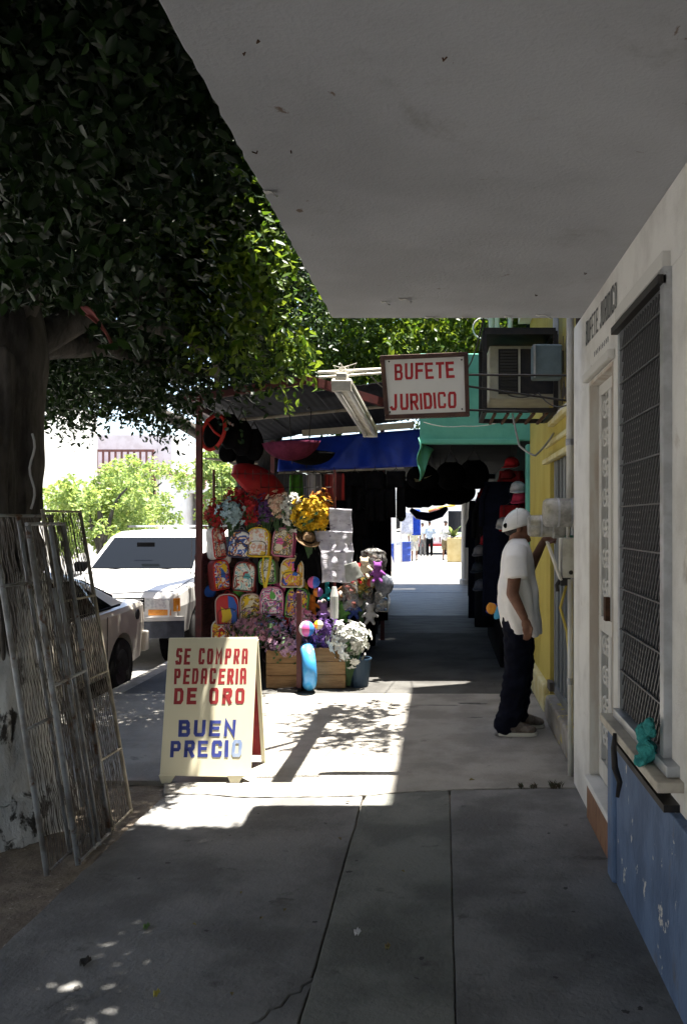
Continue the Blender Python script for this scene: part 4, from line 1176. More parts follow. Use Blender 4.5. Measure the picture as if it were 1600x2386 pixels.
# ------------------------------------------------------------------ backpacks
W_, CRM, RED, YEL, BLU, GRN, PNK, BLK, ORG, PUR, GRY, NAV, BRN = ((.8,.79,.76),(.72,.65,.48),(.58,.025,.025),(.78,.54,.025),(.035,.13,.52),(.10,.36,.07),(.7,.12,.32),(.03,.03,.03),(.6,.2,.03),(.14,.06,.25),(.3,.3,.3),(.03,.04,.12),(.14,.07,.04))
def arch(w, h, n=9, sq=.34):
    r = w*.5; pts = []
    pts += [(-w/2+.018, 0), (w/2-.018, 0), (w/2, .02)]
    zc = h-r*.92
    for i in range(n+1):
        a = math.pi*i/n
        pts.append((r*math.copysign(abs(math.cos(a))**.75, math.cos(a)), zc+(h-zc)*abs(math.sin(a))**.8))
    pts.append((-w/2, .02))
    return pts
def backpack(label, dx, dy, w, h, body_c, trim_c, palette, seed, yaw=0.0, scale=12, cols=None, Y=YR):
    c = D(dx, dy, Y); k = 1.0204*Y/F
    w, h = w*k, h*k
    d = .10
    vr = random.Random(seed*7+1); w *= vr.uniform(1.0,1.16); h *= vr.uniform(.98,1.1)
    t = thing('backpack', label, 'backpack', (c.x, Y, c.z-h/2), yaw, 'children backpacks on the wire rack')
    mbody = mat('pack_%d_%d_%d' % tuple(int(q*100) for q in body_c), body_c, tuple(q*.75 for q in body_c), 20, rough=.6)
    out = arch(w, h)
    def ring(y, s, zo=0): return [Vector((p[0]*s, y, h*.48+(p[1]-h*.48)*s)) for p in out]
    q = MB(); q.loft([ring(.05, .86), ring(.045, .96), ring(.02, 1.0), ring(-.03, 1.0), ring(-.052, .96), ring(-.060, .90)])
    q.v = [tuple(Vector(v)+t.location) for v in q.v]
    q.build('body', mbody, t, smooth=False, bevel=.004, bseg=1)
    mp = print_mat('print_%d' % seed, palette, scale, seed*1.37)
    q = MB(); q.loft([ring(-.0605, .885), ring(-.070, .84), ring(-.074, .7), ring(-.0755, .35)])
    q.v = [tuple(Vector(v)+t.location) for v in q.v]
    fp = q.build('front_panel', mp, t, smooth=False)
    if not cols:                          # printed motif of plain patches
        cols = []
        for i in range(3):
            cx, cz = vr.uniform(-.16,.16), vr.uniform(.3,.72); ra, rb = vr.uniform(.06,.17), vr.uniform(.06,.16); cc = palette[vr.randrange(len(palette))]
            cols.append(('print_patch', cc, [(cx+ra*math.cos(6.283*j/12)*(1+.3*math.sin(j*1.7+i)), cz+rb*math.sin(6.283*j/12)*(1+.3*math.cos(j*2.3+i))) for j in range(12)]))
    if cols:                              # coloured fields instead of a scattered print
        for cname, cc, poly in cols:
            q = MB(); q.prism([Vector((x*w, -.0768-.0005*len(fp.children), z*h))+t.location for x, z in poly], (0, -.001, 0))
            q.build(cname, mat('field_%d_%d_%d' % tuple(int(v*100) for v in cc), cc, rough=.45), fp)
    q = MB(); q.tube([p+t.location for p in ring(-.0615, .93)], .0065, 6, closed=True)
    q.build('piping', mat('trim_%d_%d_%d' % tuple(int(v*100) for v in trim_c), trim_c, rough=.5), t, smooth=True)
    q = MB(); q.tube([Vector((x, .0, h-.012+z))+t.location for x, z in ((-.025,0),(-.02,.025),(0,.035),(.02,.025),(.025,0))], .006, 6)
    q.build('handle', mbody, t, smooth=True)
    po = [(p[0]*.74, p[1]*.46+h*.06) for p in out]            # zipped lower pocket
    q = MB(); q.tube([Vector((p[0], -.078, p[1]))+t.location for p in po], .0035, 5, closed=True)
    q.build('pocket_zip', mat('zip_dark', (.03,.03,.035), rough=.5), t, smooth=True)
    t.rotation_euler = (random.Random(seed).uniform(-.12,.02), random.Random(seed+50).uniform(-.11,.11), yaw)
    for s in (-1, 1):
        q = MB()
        q.tube([Vector((s*w*.3, .045, h*.85))+t.location, Vector((s*w*.38, .085, h*.55))+t.location, Vector((s*w*.42, .05, h*.06))+t.location], .012, 5, flat=.4)
        q.build('strap', mbody, t)
    return t
backpack('narrow white and red backpack hung at the left end of the top rack row', 496, 1240, 34, 68, W_, RED, [W_, RED, CRM, RED, GRY, W_], 1, .9)
backpack('white backpack with a blue and dark print beside the yellow one', 545, 1241, 46, 66, (.4,.4,.42), NAV, [W_, W_, BLU, NAV, ORG, W_], 2, .15, 14)
backpack('bright yellow backpack with pale front panel', 590, 1238, 46, 70, YEL, YEL, [W_, (.7,.4,.3), W_, YEL, (.6,.3,.2)], 3, 0, 12)
backpack('pink edged backpack with grey and cream mottled print', 646, 1238, 46, 66, PNK, (.55,.22,.3), [CRM, BLK, CRM, BRN, YEL, PNK], 4, -.1, 18)
backpack('red sided backpack with yellow and blue print on white, turned sideways', 502, 1312, 40, 64, (.35,.05,.05), RED, [YEL, RED, W_, BLU, RED, YEL], 5, .8, 16)
backpack('maroon backpack with white and teal print', 556, 1316, 50, 66, (.22,.03,.035), (.25,.04,.04), [W_, (.10,.4,.42), W_, CRM, (.45,.05,.05), BRN], 6, .1, 17)
backpack('olive and white speckled backpack beside dangling yellow straps', 617, 1304, 38, 60, (.2,.22,.12), GRN, [CRM, (.2,.24,.1), W_, BLK, (.3,.33,.15)], 7, -.2, 19)
backpack('cream backpack with large orange and yellow print', 668, 1308, 54, 66, (.5,.44,.32), CRM, [CRM, YEL, ORG, YEL, PNK, BLU], 8, 0, 13)
backpack('red and blue backpack with yellow centre', 523, 1391, 52, 70, RED, (.6,.5,.45), [RED, RED, (.45,.05,.05)], 9, .1, 9,
         [('field', BLU, [(.06,.05),(.40,.05),(.40,.6),(.28,.85),(.06,.92)]), ('emblem', YEL, [(-.24,.12),(.1,.08),(.18,.3),(.12,.55),(-.05,.48),(-.24,.6),(-.2,.3)])])
backpack('cream backpack with tan and yellow print below the maroon one', 573, 1388, 44, 66, (.4,.3,.26), (.55,.42,.38), [CRM, BRN, YEL, BLK, YEL, CRM], 10, .25, 17)
backpack('white backpack with pink and purple print and green corner', 622, 1372, 48, 68, PNK, (.62,.25,.4), [W_, PNK, W_, PUR, PNK, GRN], 11, .05, 12)
backpack('green edged backpack with busy purple and orange print', 676, 1376, 50, 68, (.08,.22,.06), (.12,.38,.08), [CRM, BLK, PUR, ORG, YEL, GRN], 12, 0, 16)
backpack('white and yellow backpack lowest on the rack behind the sandwich board', 505, 1442, 40, 52, W_, W_, [W_, YEL, RED, YEL, RED], 13, .2, 16)
q = MB(); c1 = [D(602,1270,YR-.1), D(598,1300,YR-.13), D(604,1342,YR-.12)]; c2_ = [D(618,1270,YR-.1), D(614,1305,YR-.13), D(606,1342,YR-.12)]
q.tube(c1, .011, 6, flat=.4); q.tube(c2_, .016, 6, flat=.4); q.tube([D(602,1271,YR-.1), D(618,1271,YR-.1)], .008, 6)
q.build('dangling_strap', mat('yellow_webbing', (.68,.5,.03), rough=.6), center=True, label='loose yellow straps dangling from the rack', cat='strap')
q = MB(); c1 = [D(528,1430,YR-.1), D(540,1452,YR-.14), D(530,1476,YR-.1)]
q.tube(c1, .011, 6, flat=.5); q.build('dangling_strap', mat('yellow_webbing', (0,0,0)), center=True, label='short yellow strap hanging under the red and blue backpack', cat='strap')

# ------------------------------------------------------------------ artificial flowers
M_stem = mat('flower_leaf_green', (.03,.07,.025), (.05,.12,.03), 20, rough=.6)
def flowers(label, c, r, n, col, pet=5, ps=.03, seed=0, flat=.6, leaves=40, stem=.25, col2=None, name='flower_bunch', base=None):
    rr = random.Random(seed); c = Vector(c)
    t = thing(name, label, 'flowers', base or (c.x, c.y, c.z-(r[1] if isinstance(r, tuple) else r)-stem))
    m = mat('petal_%d' % seed, col, col2 or tuple(q*.7 for q in col), 25, rough=.7)
    b = MB(); lb = MB(); sb_ = MB()
    root = t.location
    ps *= 1.0; n = int(n*2.6)
    for k in range(n):
        d = Vector((rr.gauss(0,1), rr.gauss(0,1)-.9, rr.gauss(0,.8)+.2)).normalized()
        p = c + Vector((d.x*r[0] if isinstance(r, tuple) else d.x*r, d.y*(r[0] if isinstance(r, tuple) else r)*flat, d.z*(r[1] if isinstance(r, tuple) else r)))*rr.choice((rr.uniform(.4,.9), rr.uniform(.7,1.1), rr.uniform(.9,1.4)))+Vector((0,0,.03*math.sin(k*2.1)))
        u = d.orthogonal().normalized(); w = d.cross(u)
        for j in range(pet):
            a = 6.283*j/pet+rr.random(); e = u*math.cos(a)+w*math.sin(a); f = d.cross(e)
            s = ps*rr.uniform(.8,1.2)
            b.add([p, p+e*s*.6+f*s*.38+d*s*.25, p+e*s*1.15+d*s*rr.uniform(-.1,.35), p+e*s*.6-f*s*.38+d*s*.25], [(0,1,2,3)])
        if k % 3 == 0: sb_.tube([root+Vector((rr.uniform(-.02,.02),0,0)), root.lerp(p, .6)+Vector((0,0,.03)), p], .003, 4)
    for k in range(leaves):
        d = Vector((rr.gauss(0,1), rr.gauss(0,1), rr.gauss(0,1))).normalized()
        rad = r[0] if isinstance(r, tuple) else r
        p = c+d*rad*rr.uniform(.3,1.0); e = d.orthogonal().normalized(); s = ps*1.8
        f = d.cross(e)
        lb.add([p, p+e*s*.5+f*s*.25, p+e*s, p+e*s*.5-f*s*.25], [(0,1,2,3)])
    b.build('blooms', m, t, fix=False, kind='stuff'); lb.build('leaves', M_stem, t, fix=False, kind='stuff'); sb_.build('stems', M_stem, t, fix=False, kind='stuff')
    return t
YF = YR+.0
flowers('red flower bunch at the outer end of the rack', D(490,1180,YF), (.10,.16), 46, (.45,.02,.025), 5, .03, 101)
flowers('light blue flower bunch among red ones', D(527,1172,YF-.06), .12, 40, (.42,.58,.66), 6, .032, 102)
flowers('deep red flower bunch between blue and purple flowers', D(572,1165,YF), (.09,.15), 50, (.42,.015,.02), 5, .032, 103)
flowers('dark purple flower bunch in the middle of the rack top', D(608,1165,YF), .11, 40, (.09,.03,.14), 5, .03, 104)
flowers('salmon pink flower bunch beside the white one', D(634,1155,YF-.03), .10, 36, (.62,.36,.27), 6, .03, 105, col2=(.6,.48,.35))
flowers('white flower bunch beside the yellow flowers', D(664,1165,YF-.04), (.09,.15), 44, (.66,.66,.6), 6, .034, 106)
flowers('large golden yellow flower bunch on the rack top', D(708,1178,YF-.05), .165, 95, (.68,.42,.01), 6, .036, 107, leaves=60)
flowers('white rose bunch spilling over the wooden crate', D(795,1466,8.25), .17, 70, (.66,.67,.62), 7, .042, 108, leaves=60)
flowers('purple flower bunch standing in the wooden crate', D(742,1462,8.38), (.17,.2), 110, (.12,.05,.26), 5, .028, 109, leaves=60, col2=(.22,.12,.36))
flowers('pink blossom garland draped over the wire grid above the crate', D(575,1440,8.36), (.22,.16), 80, (.5,.25,.33), 5, .028, 110, leaves=160, flat=.4)
flowers('mauve and pink blossom spray hanging over the crate front', D(655,1480,8.30), (.2,.13), 60, (.42,.24,.42), 5, .026, 111, leaves=160, flat=.4, col2=(.6,.4,.45))
flowers('small blue and pink blossoms in the middle of the garland', D(622,1435,8.36), (.18,.12), 40, (.12,.2,.42), 5, .024, 112, leaves=150, flat=.4, col2=(.55,.25,.35))
flowers('dull yellow blossoms among the toys beside the clear bags', D(825,1335,8.75), .13, 34, (.4,.28,.05), 5, .026, 113, leaves=60)

# crates of planks
def crate(label, x0, x1, y0, y1, h, seed):
    t = thing('wooden_crate', label, 'crate', ((x0+x1)/2, (y0+y1)/2, 0), group='wooden crates under the rack')
    n = 3; rr = random.Random(seed)
    for k in range(n):
        z0 = .012+k*(h-.012)/n; z1 = .012+(k+1)*(h-.012)/n-.006
        for (bx) in ((x0, x1, y0+rr.uniform(0,.003), y0+.014, z0, z1), (x0, x1, y1-.014, y1, z0, z1), (x0, x0+.014, y0+.016, y1-.016, z0, z1), (x1-.014, x1, y0+.016, y1-.016, z0, z1)):
            b = MB(); b.box(*bx); b.build('plank', M_wood, t)
    for x in (x0+.016, x1-.038):
        b = MB(); b.box(x, x+.022, y0+.016, y0+.038, .012, h); b.build('batten', M_wood, t)
    b = MB(); b.box(x0+.016, x1-.016, y0+.04, y1-.02, .0, .03); b.build('bottom', M_wood, t)
crate('wooden crate under the pink garland beside the maroon post', -1.69, -1.375, 8.20, 8.42, .37, 1)
crate('wooden crate holding purple flowers beside the white roses', -1.33, -.935, 8.2, 8.44, .40, 2)
bk = thing('bucket', 'dark blue bucket beside the right wooden crate', 'bucket', (-.82, 8.36, 0))
b = MB(); b.lathe([(0,0),(.09,0),(.12,.26),(.125,.26),(.125,.275),(.115,.275),(.088,.02),(0,.02)], (-.82,8.36,0), n=18); b.build('shell', mat('bucket_blue', (.02,.05,.09), rough=.5), bk)
b = MB(); b.tube([(-.82+.12*math.cos(a), 8.30, .27+.05*math.sin(a)*-1) for a in [math.pi*i/10 for i in range(11)]], .004, 5); b.build('handle', M_dark, bk)
# swim ring and toys
b = MB(); Mx = Euler((math.radians(0), math.radians(86), math.radians(15))).to_matrix()
cc = Vector((-1.275, 8.10, .235)); rings = []
for i in range(28):
    a = 6.283*i/28; ctr = Vector((math.cos(a), math.sin(a), 0))*.165
    rings.append([cc+Mx @ (ctr+ctr.normalized()*(.063*math.cos(q))+Vector((0,0,.063*math.sin(q)))) for q in [6.283*j/14 for j in range(14)]])
rings.append(rings[0]); b.loft(rings, cap=False)
sr = b.build('swim_ring', print_mat('ring_print', [(.05,.28,.6),(.05,.28,.6),(.06,.32,.62),(.1,.36,.66),(.62,.62,.66)], 6, 3.1, .25), smooth=True, center=True, label='sky blue inflatable swim ring leaning on the maroon post', cat='swim ring')
def gored_ball(label, c, r, cols, name='beach_ball'):
    t = thing(name, label, 'ball', (c[0], c[1], c[2]-r))
    n = len(cols)
    for k in range(n):
        b = MB()
        def f(u, v): 
            th = math.pi*v; a = 6.283*(k+u)/n
            return Vector(c)+Vector((r*math.sin(th)*math.cos(a)*.999, r*math.sin(th)*math.sin(a), r*math.cos(th)))
        b.grid(f, 4, 10); b.build('gore', mat('ball_%d_%d_%d' % tuple(int(q*100) for q in cols[k]), cols[k], rough=.3), t, smooth=True)
    return t
gored_ball('pink, white and blue beach ball on top of the maroon post', D(700,1436,8.12), .075, [PNK, W_, (.05,.2,.55), W_, PNK, (.05,.2,.55)])
gored_ball('small yellow and purple ball beside the beach ball', D(727,1427,8.2), .045, [YEL, PUR, YEL, CRM])
gored_ball('small pink and white ball under the straw hat', D(716,1330,8.36), .06, [PNK, W_, PNK, BLU])
gored_ball('small orange ball behind the pink and white one', D(726,1352,8.4), .05, [ORG, BLK, ORG, PUR])

# ------------------------------------------------------------------ hanging cloth goods
from mathutils.noise import noise as mn_noise
def sheet(name, label, cat, corners, m, folds=3, amp=.012, nx=24, nz=20, group=None, bottom_wave=.0, thick=.003):
    """hung cloth between corners TL, TR, BR, BL with soft vertical folds"""
    TL, TR, BR, BL = [Vector(q) for q in corners]
    b = MB(); ph = len(label)*.7
    nrm = (TR-TL).cross(BL-TL).normalized()
    def f(u, v):
        p = TL.lerp(TR, u).lerp(BL.lerp(BR, u), v)
        w = mn_noise(Vector((p.x*9+ph, p.z*5, ph)))+.6*mn_noise(Vector((p.x*21, p.z*14+ph, ph*2)))
        return p + nrm*(amp*math.sin(u*folds*6.283+ph+v*1.3)*(.25+v)+amp*1.6*w*min(1, .25+v*2)) + Vector((.004*math.sin(v*7+ph), 0, -bottom_wave*v*math.sin(u*5+ph)-.006*math.sin(u*6+ph)*v))
    b.grid(f, nx, nz)
    return b.build(name, m, smooth=True, solid=thick, center=True, label=label, cat=cat, group=group)
def dq(x0, y0, x1, y1, Y): return (D(x0,y0,Y), D(x1,y0,Y), D(x1,y1,Y), D(x0,y1,Y))
M_pw = mat('white_print_cloth', (.56,.55,.60), (.40,.39,.45), 7, rough=.8, bump=.6, bscale=12, speck=((.16,.14,.20), 11, .58, .63), stretch=(.8,1,2.6))
YP = 8.32
sheet('printed_cloth', 'top white printed cloth hanging from a wire hook', 'cloth', (D(751,1160,YP),D(802,1163,YP),D(804,1217,YP),D(753,1215,YP)), M_pw, 2, .009)
sheet('printed_cloth', 'white printed cloth with dark creases in the middle of its column', 'cloth', (D(753,1212,YP-.02),D(803,1215,YP-.02),D(806,1262,YP-.02),D(750,1258,YP-.02)), M_pw, 2, .016)
sheet('printed_cloth', 'white printed cloth tucked behind the others beside the straw hat', 'cloth', (D(716,1212,YP+.03),D(756,1212,YP+.03),D(760,1262,YP+.03),D(732,1262,YP+.03)), M_pw, 2, .006)
sheet('printed_cloth', 'long white printed bag with red mark, lowest of its column', 'cloth', (D(733,1258,YP-.04),D(808,1258,YP-.04),D(800,1330,YP-.04),D(736,1330,YP-.04)), M_pw, 3, .018)
sheet('plastic_sheet', 'grey plastic sheet corner sticking out below the printed cloths', 'plastic', (D(785,1290,YP-.08),D(812,1282,YP-.08),D(832,1318,YP-.12),D(790,1330,YP-.08)), mat('grey_plastic', (.28,.29,.27), (.2,.21,.19), 12, rough=.35), 1, .01)
for lab, x0, y0, x1, y1 in (('upper red print mark on the white bag', 760,1296,766,1302), ('lower red print mark on the white bag', 772,1303,784,1308)):
    pass
b = MB(); b.tube([D(763,1340,YP-.1), D(763,1362,YP-.1), D(763,1412,YP-.1)], [.02,.04,.04], 10); b.tube([D(762,1410,YP-.1), D(762,1445,YP-.1)], .006, 6)
b.build('paper_tube', mat('tube_white', (.5,.52,.5), (.42,.44,.42), 8, rough=.5), center=True, label='white paper wrapped tube hanging below the printed cloths', cat='tube')
b = MB(); b.tube([D(778,1150,YP), D(778,1160,YP)], .006, 5); b.tube([D(778,1340,YP), D(778,1430,YP)], .006, 5)
# straw hat over a black shirt
M_straw = mat('straw', (.16,.095,.04), (.10,.055,.025), 30, rough=.8, bump=.4)
hat = thing('straw_hat', 'brown straw hat hanging above a black shirt', 'hat', D(702,1228,8.3))
b = MB(); o = D(703,1232,8.3); b.lathe([(.0,.07),(.04,.068),(.058,.048),(.065,.0),(.1,-.010),(.12,.006),(.122,.0),(.1,-.018),(.06,-.008)], o, (.35,-.5,.8), 20); b.build('crown', M_straw, hat, smooth=True)
b = MB(); b.lathe([(.066,.0),(.068,.018),(.065,.018)], o, (.35,-.5,.8), 20); b.build('band', M_black, hat)
def garment(name, label, cat, x0, x1, y0, y1, Y, m, folds=3, legs=False, group=None, sleeves=False):
    a, z = D(x0,y0,Y), D(x1,y1,Y)
    xa, xb, zt, zb = a.x, z.x, a.z, z.z
    t = thing(name, label, cat, ((xa+xb)/2, Y, zb), group=group)
    ph = len(label)
    def shell(xl, xr, ztop, zbot, flare=1.08, dep=.035):
        b = MB(); rings = []
        n = 22
        for i in range(9):
            v = i/8; zz = ztop+(zbot-ztop)*v; ww = (xr-xl)/2*(1+(flare-1)*v)*(0.93 if i == 0 else 1); cx = (xl+xr)/2
            ring = []
            for j in range(n):
                q = 6.283*j/n
                ring.append(Vector((cx+ww*math.cos(q), Y+dep*math.sin(q)*(1+.5*math.sin(q*folds+ph))*(.5+.7*v)+.01*math.sin(v*5+ph), zz)))
            rings.append(ring)
        b.loft(rings); return b
    if legs:
        xm = (xa+xb)/2; zm = zt+(zb-zt)*.35
        shell(xa, xb, zt, zm, 1.0).build('waist', m, t, smooth=True)
        shell(xa, xm-.004, zm, zb, 1.05).build('leg', m, t, smooth=True); shell(xm+.004, xb, zm, zb, 1.05).build('leg', m, t, smooth=True)
    else:
        shell(xa, xb, zt, zb).build('panel', m, t, smooth=True)
        if sleeves:
            for s, x in ((-1, xa), (1, xb)):
                b = MB(); b.tube([(x-s*.05, Y, zt-.05), (x+s*.01, Y, zt-.2), (x+s*.02, Y, zt-.5)], [.045,.045,.04], 8, flat=.6); b.build('sleeve', m, t, smooth=True)
    b = MB(); xm = (xa+xb)/2
    b.tube([(xm-.06, Y, zt-.01), (xm, Y, zt+.03), (xm+.06, Y, zt-.01)], .004, 5); b.tube([(xm, Y, zt+.03), (xm, Y, zt+.07)], .003, 5); b.build('hanger', M_dark, t)
    return t
def cl(n, c, rough=.9): return mat('cloth_'+n, c, tuple(q*.7 for q in c), 14, rough=rough, spec=.08)
garment('shirt', 'black shirt with red badge hanging beside the backpacks', 'shirt', 682, 730, 1240, 1322, 8.42, M_black, 3, sleeves=True)
# blue tarpaulin and its rail
YT = 9.3
tp = thing('tarpaulin', 'bright blue tarpaulin skirt slung under the stall roof', 'tarpaulin', D(780,1075,YT))
b = MB()
def tf(u, v):
    x0 = D(632,0,YT).x; x1 = D(962,0,YT).x
    x = x0+(x1-x0)*u
    zt = D(0, 1000-26*u, YT).z; zb = D(0, 1077-12*u, YT).z
    fold = .02*math.sin(u*23+2*v)+.012*math.sin(u*41-v*3)
    crease = .03*max(0, 1-abs(u-.72-.12*(v-.5))*14)-.025*max(0, 1-abs(u-.5+.2*(v-.3))*16)
    return Vector((x, YT+.22*(1-v)+fold*v+crease, zt+(zb-zt)*v))
b.grid(tf, 60, 12)
b.build('sheet', mat('blue_tarp', (.012,.045,.40), (.01,.034,.31), 5, rough=.42, bump=.2, bscale=25), tp, smooth=True, solid=.002)
b = MB(); b.tube([D(636,1080,YT-.01), D(922,1069,YT-.01)], .012, 8); b.build('rail', M_pole, tp)
b = MB(); b.beam(D(690,985,YT+.25)+Vector((0,0,-.02)), D(945,966,YT+.25)+Vector((0,0,-.02)), .03, .07); b.build('white_board', mat('board_offwhite', (.6,.56,.46), (.5,.45,.36), 6, rough=.8), tp)
YC = YT-.03
garment('shorts', 'green shorts on the rail under the blue tarpaulin', 'shorts', 661, 691, 1084, 1140, YC, cl('green',(.07,.22,.03)), 4)
garment('shorts', 'grey and white striped shorts on the rail under the blue tarpaulin', 'shorts', 700, 734, 1083, 1140, YC, mat('stripe_grey', (.45,.45,.5), (.16,.15,.2), 30, .48, .52, rough=.9, stretch=(1,0,.02)), 5)
garment('shorts', 'red and black striped shorts on the rail under the blue tarpaulin', 'shorts', 738, 786, 1081, 1142, YC, mat('stripe_red', (.38,.03,.025), (.07,.01,.012), 24, .46, .52, rough=.9, stretch=(1,0,.02)), 5)
garment('trousers', 'long black trousers next to the red striped shorts', 'trousers', 792, 828, 1080, 1165, YC, M_black, 3, True)
garment('trousers', 'wide black trousers in the middle of the blue tarpaulin rail', 'trousers', 834, 878, 1078, 1190, YC, M_black, 3, True)
garment('trousers', 'black trousers at the passage end of the blue tarpaulin rail', 'trousers', 882, 926, 1076, 1182, YC, M_black, 3, True)
garment('trousers', 'black trousers hanging behind the printed cloths', 'trousers', 806, 850, 1165, 1330, 9.6, M_black, 3, True)
garment('trousers', 'black trousers hanging behind the yellow flowers', 'trousers', 730, 790, 1140, 1320, 9.6, M_black, 3, True)
# umbrellas
def umbrella(label, apex, axis, r, depth, m, seed, m_rib=M_dark):
    t = thing('umbrella', label, 'umbrella', apex)
    ax = Vector(axis).normalized(); u = ax.orthogonal().normalized(); w = ax.cross(u); A_ = Vector(apex)
    b = MB(); n = 32
    def f(a_, v):
        a = 6.283*a_; sc = 1-.07*abs(math.sin(a*4))*v
        return A_ + (u*math.cos(a)+w*math.sin(a))*r*math.sin(v*1.35)/math.sin(1.35)*sc - ax*depth*(1-math.cos(v*1.35))/(1-math.cos(1.35))
    b.grid(f, n, 8); b.build('canopy', m, t, smooth=True, solid=.002)
    for k in range(8):
        b = MB(); b.tube([f(k/8, v/5)-ax*.004 for v in range(6)], .0022, 4); b.build('rib', m_rib, t)
    b = MB(); b.tube([A_+ax*.03, A_-ax*.55], .005, 6); b.build('shaft', m_rib, t)
    b = MB(); h = A_-ax*.55; b.tube([h, h-ax*.03+u*.01, h-ax*.05+u*.03, h-ax*.03+u*.05], .008, 6); b.build('handle', m_rib, t)
umbrella('dark plum umbrella hung open upside down under the roof', D(667,1052,8.75), (.05,.05,-1), .30, .19, cl('plum',(.13,.025,.06)), 1)
umbrella('black umbrella hung open behind the plum one', D(700,1062,9.0), (-.1,.1,-1), .29, .16, M_black, 2)
umbrella('red polka dotted umbrella tilted open above the flowers', D(612,1082,8.75), (.6,-.25,.75), .34, .17, mat('red_dotted', (.42,.015,.018), (.36,.012,.015), 8, rough=.6, speck=((.6,.5,.48), 20, .70, .72)), 3)
# red ring bag, black bags, cords under the roof
rb = thing('round_bag', 'round black bag with red rim hanging by the maroon post', 'bag', D(492,1028,8.55))
c = D(490,988,8.55)
b = MB(); b.ell(c, (.11,.07,.17), 16, 12, (0,.25,0)); b.build('body', M_black, rb, smooth=True)
b = MB(); b.tube([c+Vector((.112*math.cos(a)+.04*math.sin(a), -.045-.02*math.cos(2*a), .17*math.sin(a))) for a in [6.283*i/24 for i in range(24)]], .02, 8, closed=True)
b.tube([c+Vector((-.05,-.08,.1)), c+Vector((.02,-.085,0)), c+Vector((.1,-.06,-.06))], .012, 6); b.build('rim', mat('red_plastic', (.42,.02,.015), rough=.45), rb, smooth=True)
b = MB(); b.tube([c+Vector((0,0,.17)), c+Vector((0,.0,.30))], .006, 6); b.build('strap', M_dark, rb)
def soft_bag(c, w, d, h, n=4.0, flap=.35, seed=0):
    b = MB(); rings = []; rr = random.Random(seed); c = Vector(c)
    for i in range(11):
        v = i/10; zz = 1-2*v; k = (1-abs(zz)**n)**(1/n) if 0 < i < 10 else .45
        k *= 1-.16*max(0, zz)
        ring = []
        for j in range(20):
            a = 6.283*j/20; ca, sa = math.cos(a), math.sin(a)
            ring.append(c+Vector((w*k*math.copysign(abs(ca)**.55, ca)*(1+.04*math.sin(5*v+seed)), d*k*math.copysign(abs(sa)**.55, sa)*(1+.12*math.sin(7*v+2*a+seed)), h*zz*.98+.02*h*math.sin(a*2+seed))))
        rings.append(ring)
    return b.loft(rings)
for k, (x, y, w, h, lab) in enumerate(((525, 985, .12,.2,'black bag next to the round red rimmed bag'), (552, 1000, .13,.2,'black bag hung under the middle of the roof'), (580, 1015, .11,.18,'black bag hung beside the plum umbrella'),
                                     (520, 1032, .1,.12,'short black pouch hanging below the black bags'), (560, 1050, .1,.1,'small black pouch above the red umbrella'))):
    t = thing('shoulder_bag', lab, 'bag', D(x, y+40, 8.7+.05*k)); c = D(x, y, 8.7+.05*k)
    soft_bag(c, w*.9, .07, h*.9, 2.4, seed=k).build('body', M_black, t, smooth=True)
    b = MB(); b.tube([c+Vector((-w*.6,0,h*.6)), c+Vector((0,0,h*1.3)), c+Vector((w*.6,0,h*.6))], .008, 6); b.build('strap', M_dark, t, smooth=True)
b = MB(); pts = [D(500,945,8.5), D(522,965,8.6), D(545,978,8.7), D(575,1000,8.8), D(604,1018,8.9)]
b.tube(pts, .007, 6)
for k in range(14):
    p = pts[k*4//14].lerp(pts[min(4, k*4//14+1)], (k*4/14) % 1); b.ell(p, (.014,.014,.018), 6, 5)
b.build('bead_string', mat('pale_beads', (.45,.4,.42), (.3,.12,.12), 30, rough=.5), center=True, label='pale bead string looped under the stall roof', cat='string')
# maroon cloth closing the stall side
sheet('side_cloth', 'maroon striped cloth closing the stall side behind the post', 'cloth', ((-2.42,8.36,1.28),(-2.42,10.9,1.34),(-2.42,10.9,.15),(-2.42,8.36,.12)), mat('maroon_stripes', (.14,.06,.075), (.07,.03,.04), 18, .45, .55, rough=.8, stretch=(.3,.3,3)), 3, .015)
sheet('back_cloth', 'black cloth hung behind the trousers under the blue tarpaulin', 'cloth', ((-1.62,10.9,2.6),(-.74,10.9,2.7),(-.86,10.9,.02),(-1.62,10.9,.02)), M_black, 4, .05)  # added sheet, fills the bright gaps with the dark of the stall
sheet('back_cloth', 'black cloth closing the back of the market stall', 'cloth', ((-2.28,10.6,1.55),(-.95,10.6,1.95),(-.95,10.6,.0),(-2.28,10.6,.0)), M_black, 4, .02)
tb = thing('display_table', 'dark display table inside the market stall', 'table', (-1.6, 9.5, 0)); 
for x, y in ((-2.25,9.1),(-.9,9.1),(-2.25,9.9),(-.9,9.9)):
    b = MB(); b.beam((x,y,0),(x,y,.62),.03,.03); b.build('leg', M_dark, tb)
b = MB(); b.box(-2.28,-.87, 9.05, 9.95, .62,.66); b.build('top', M_black, tb)
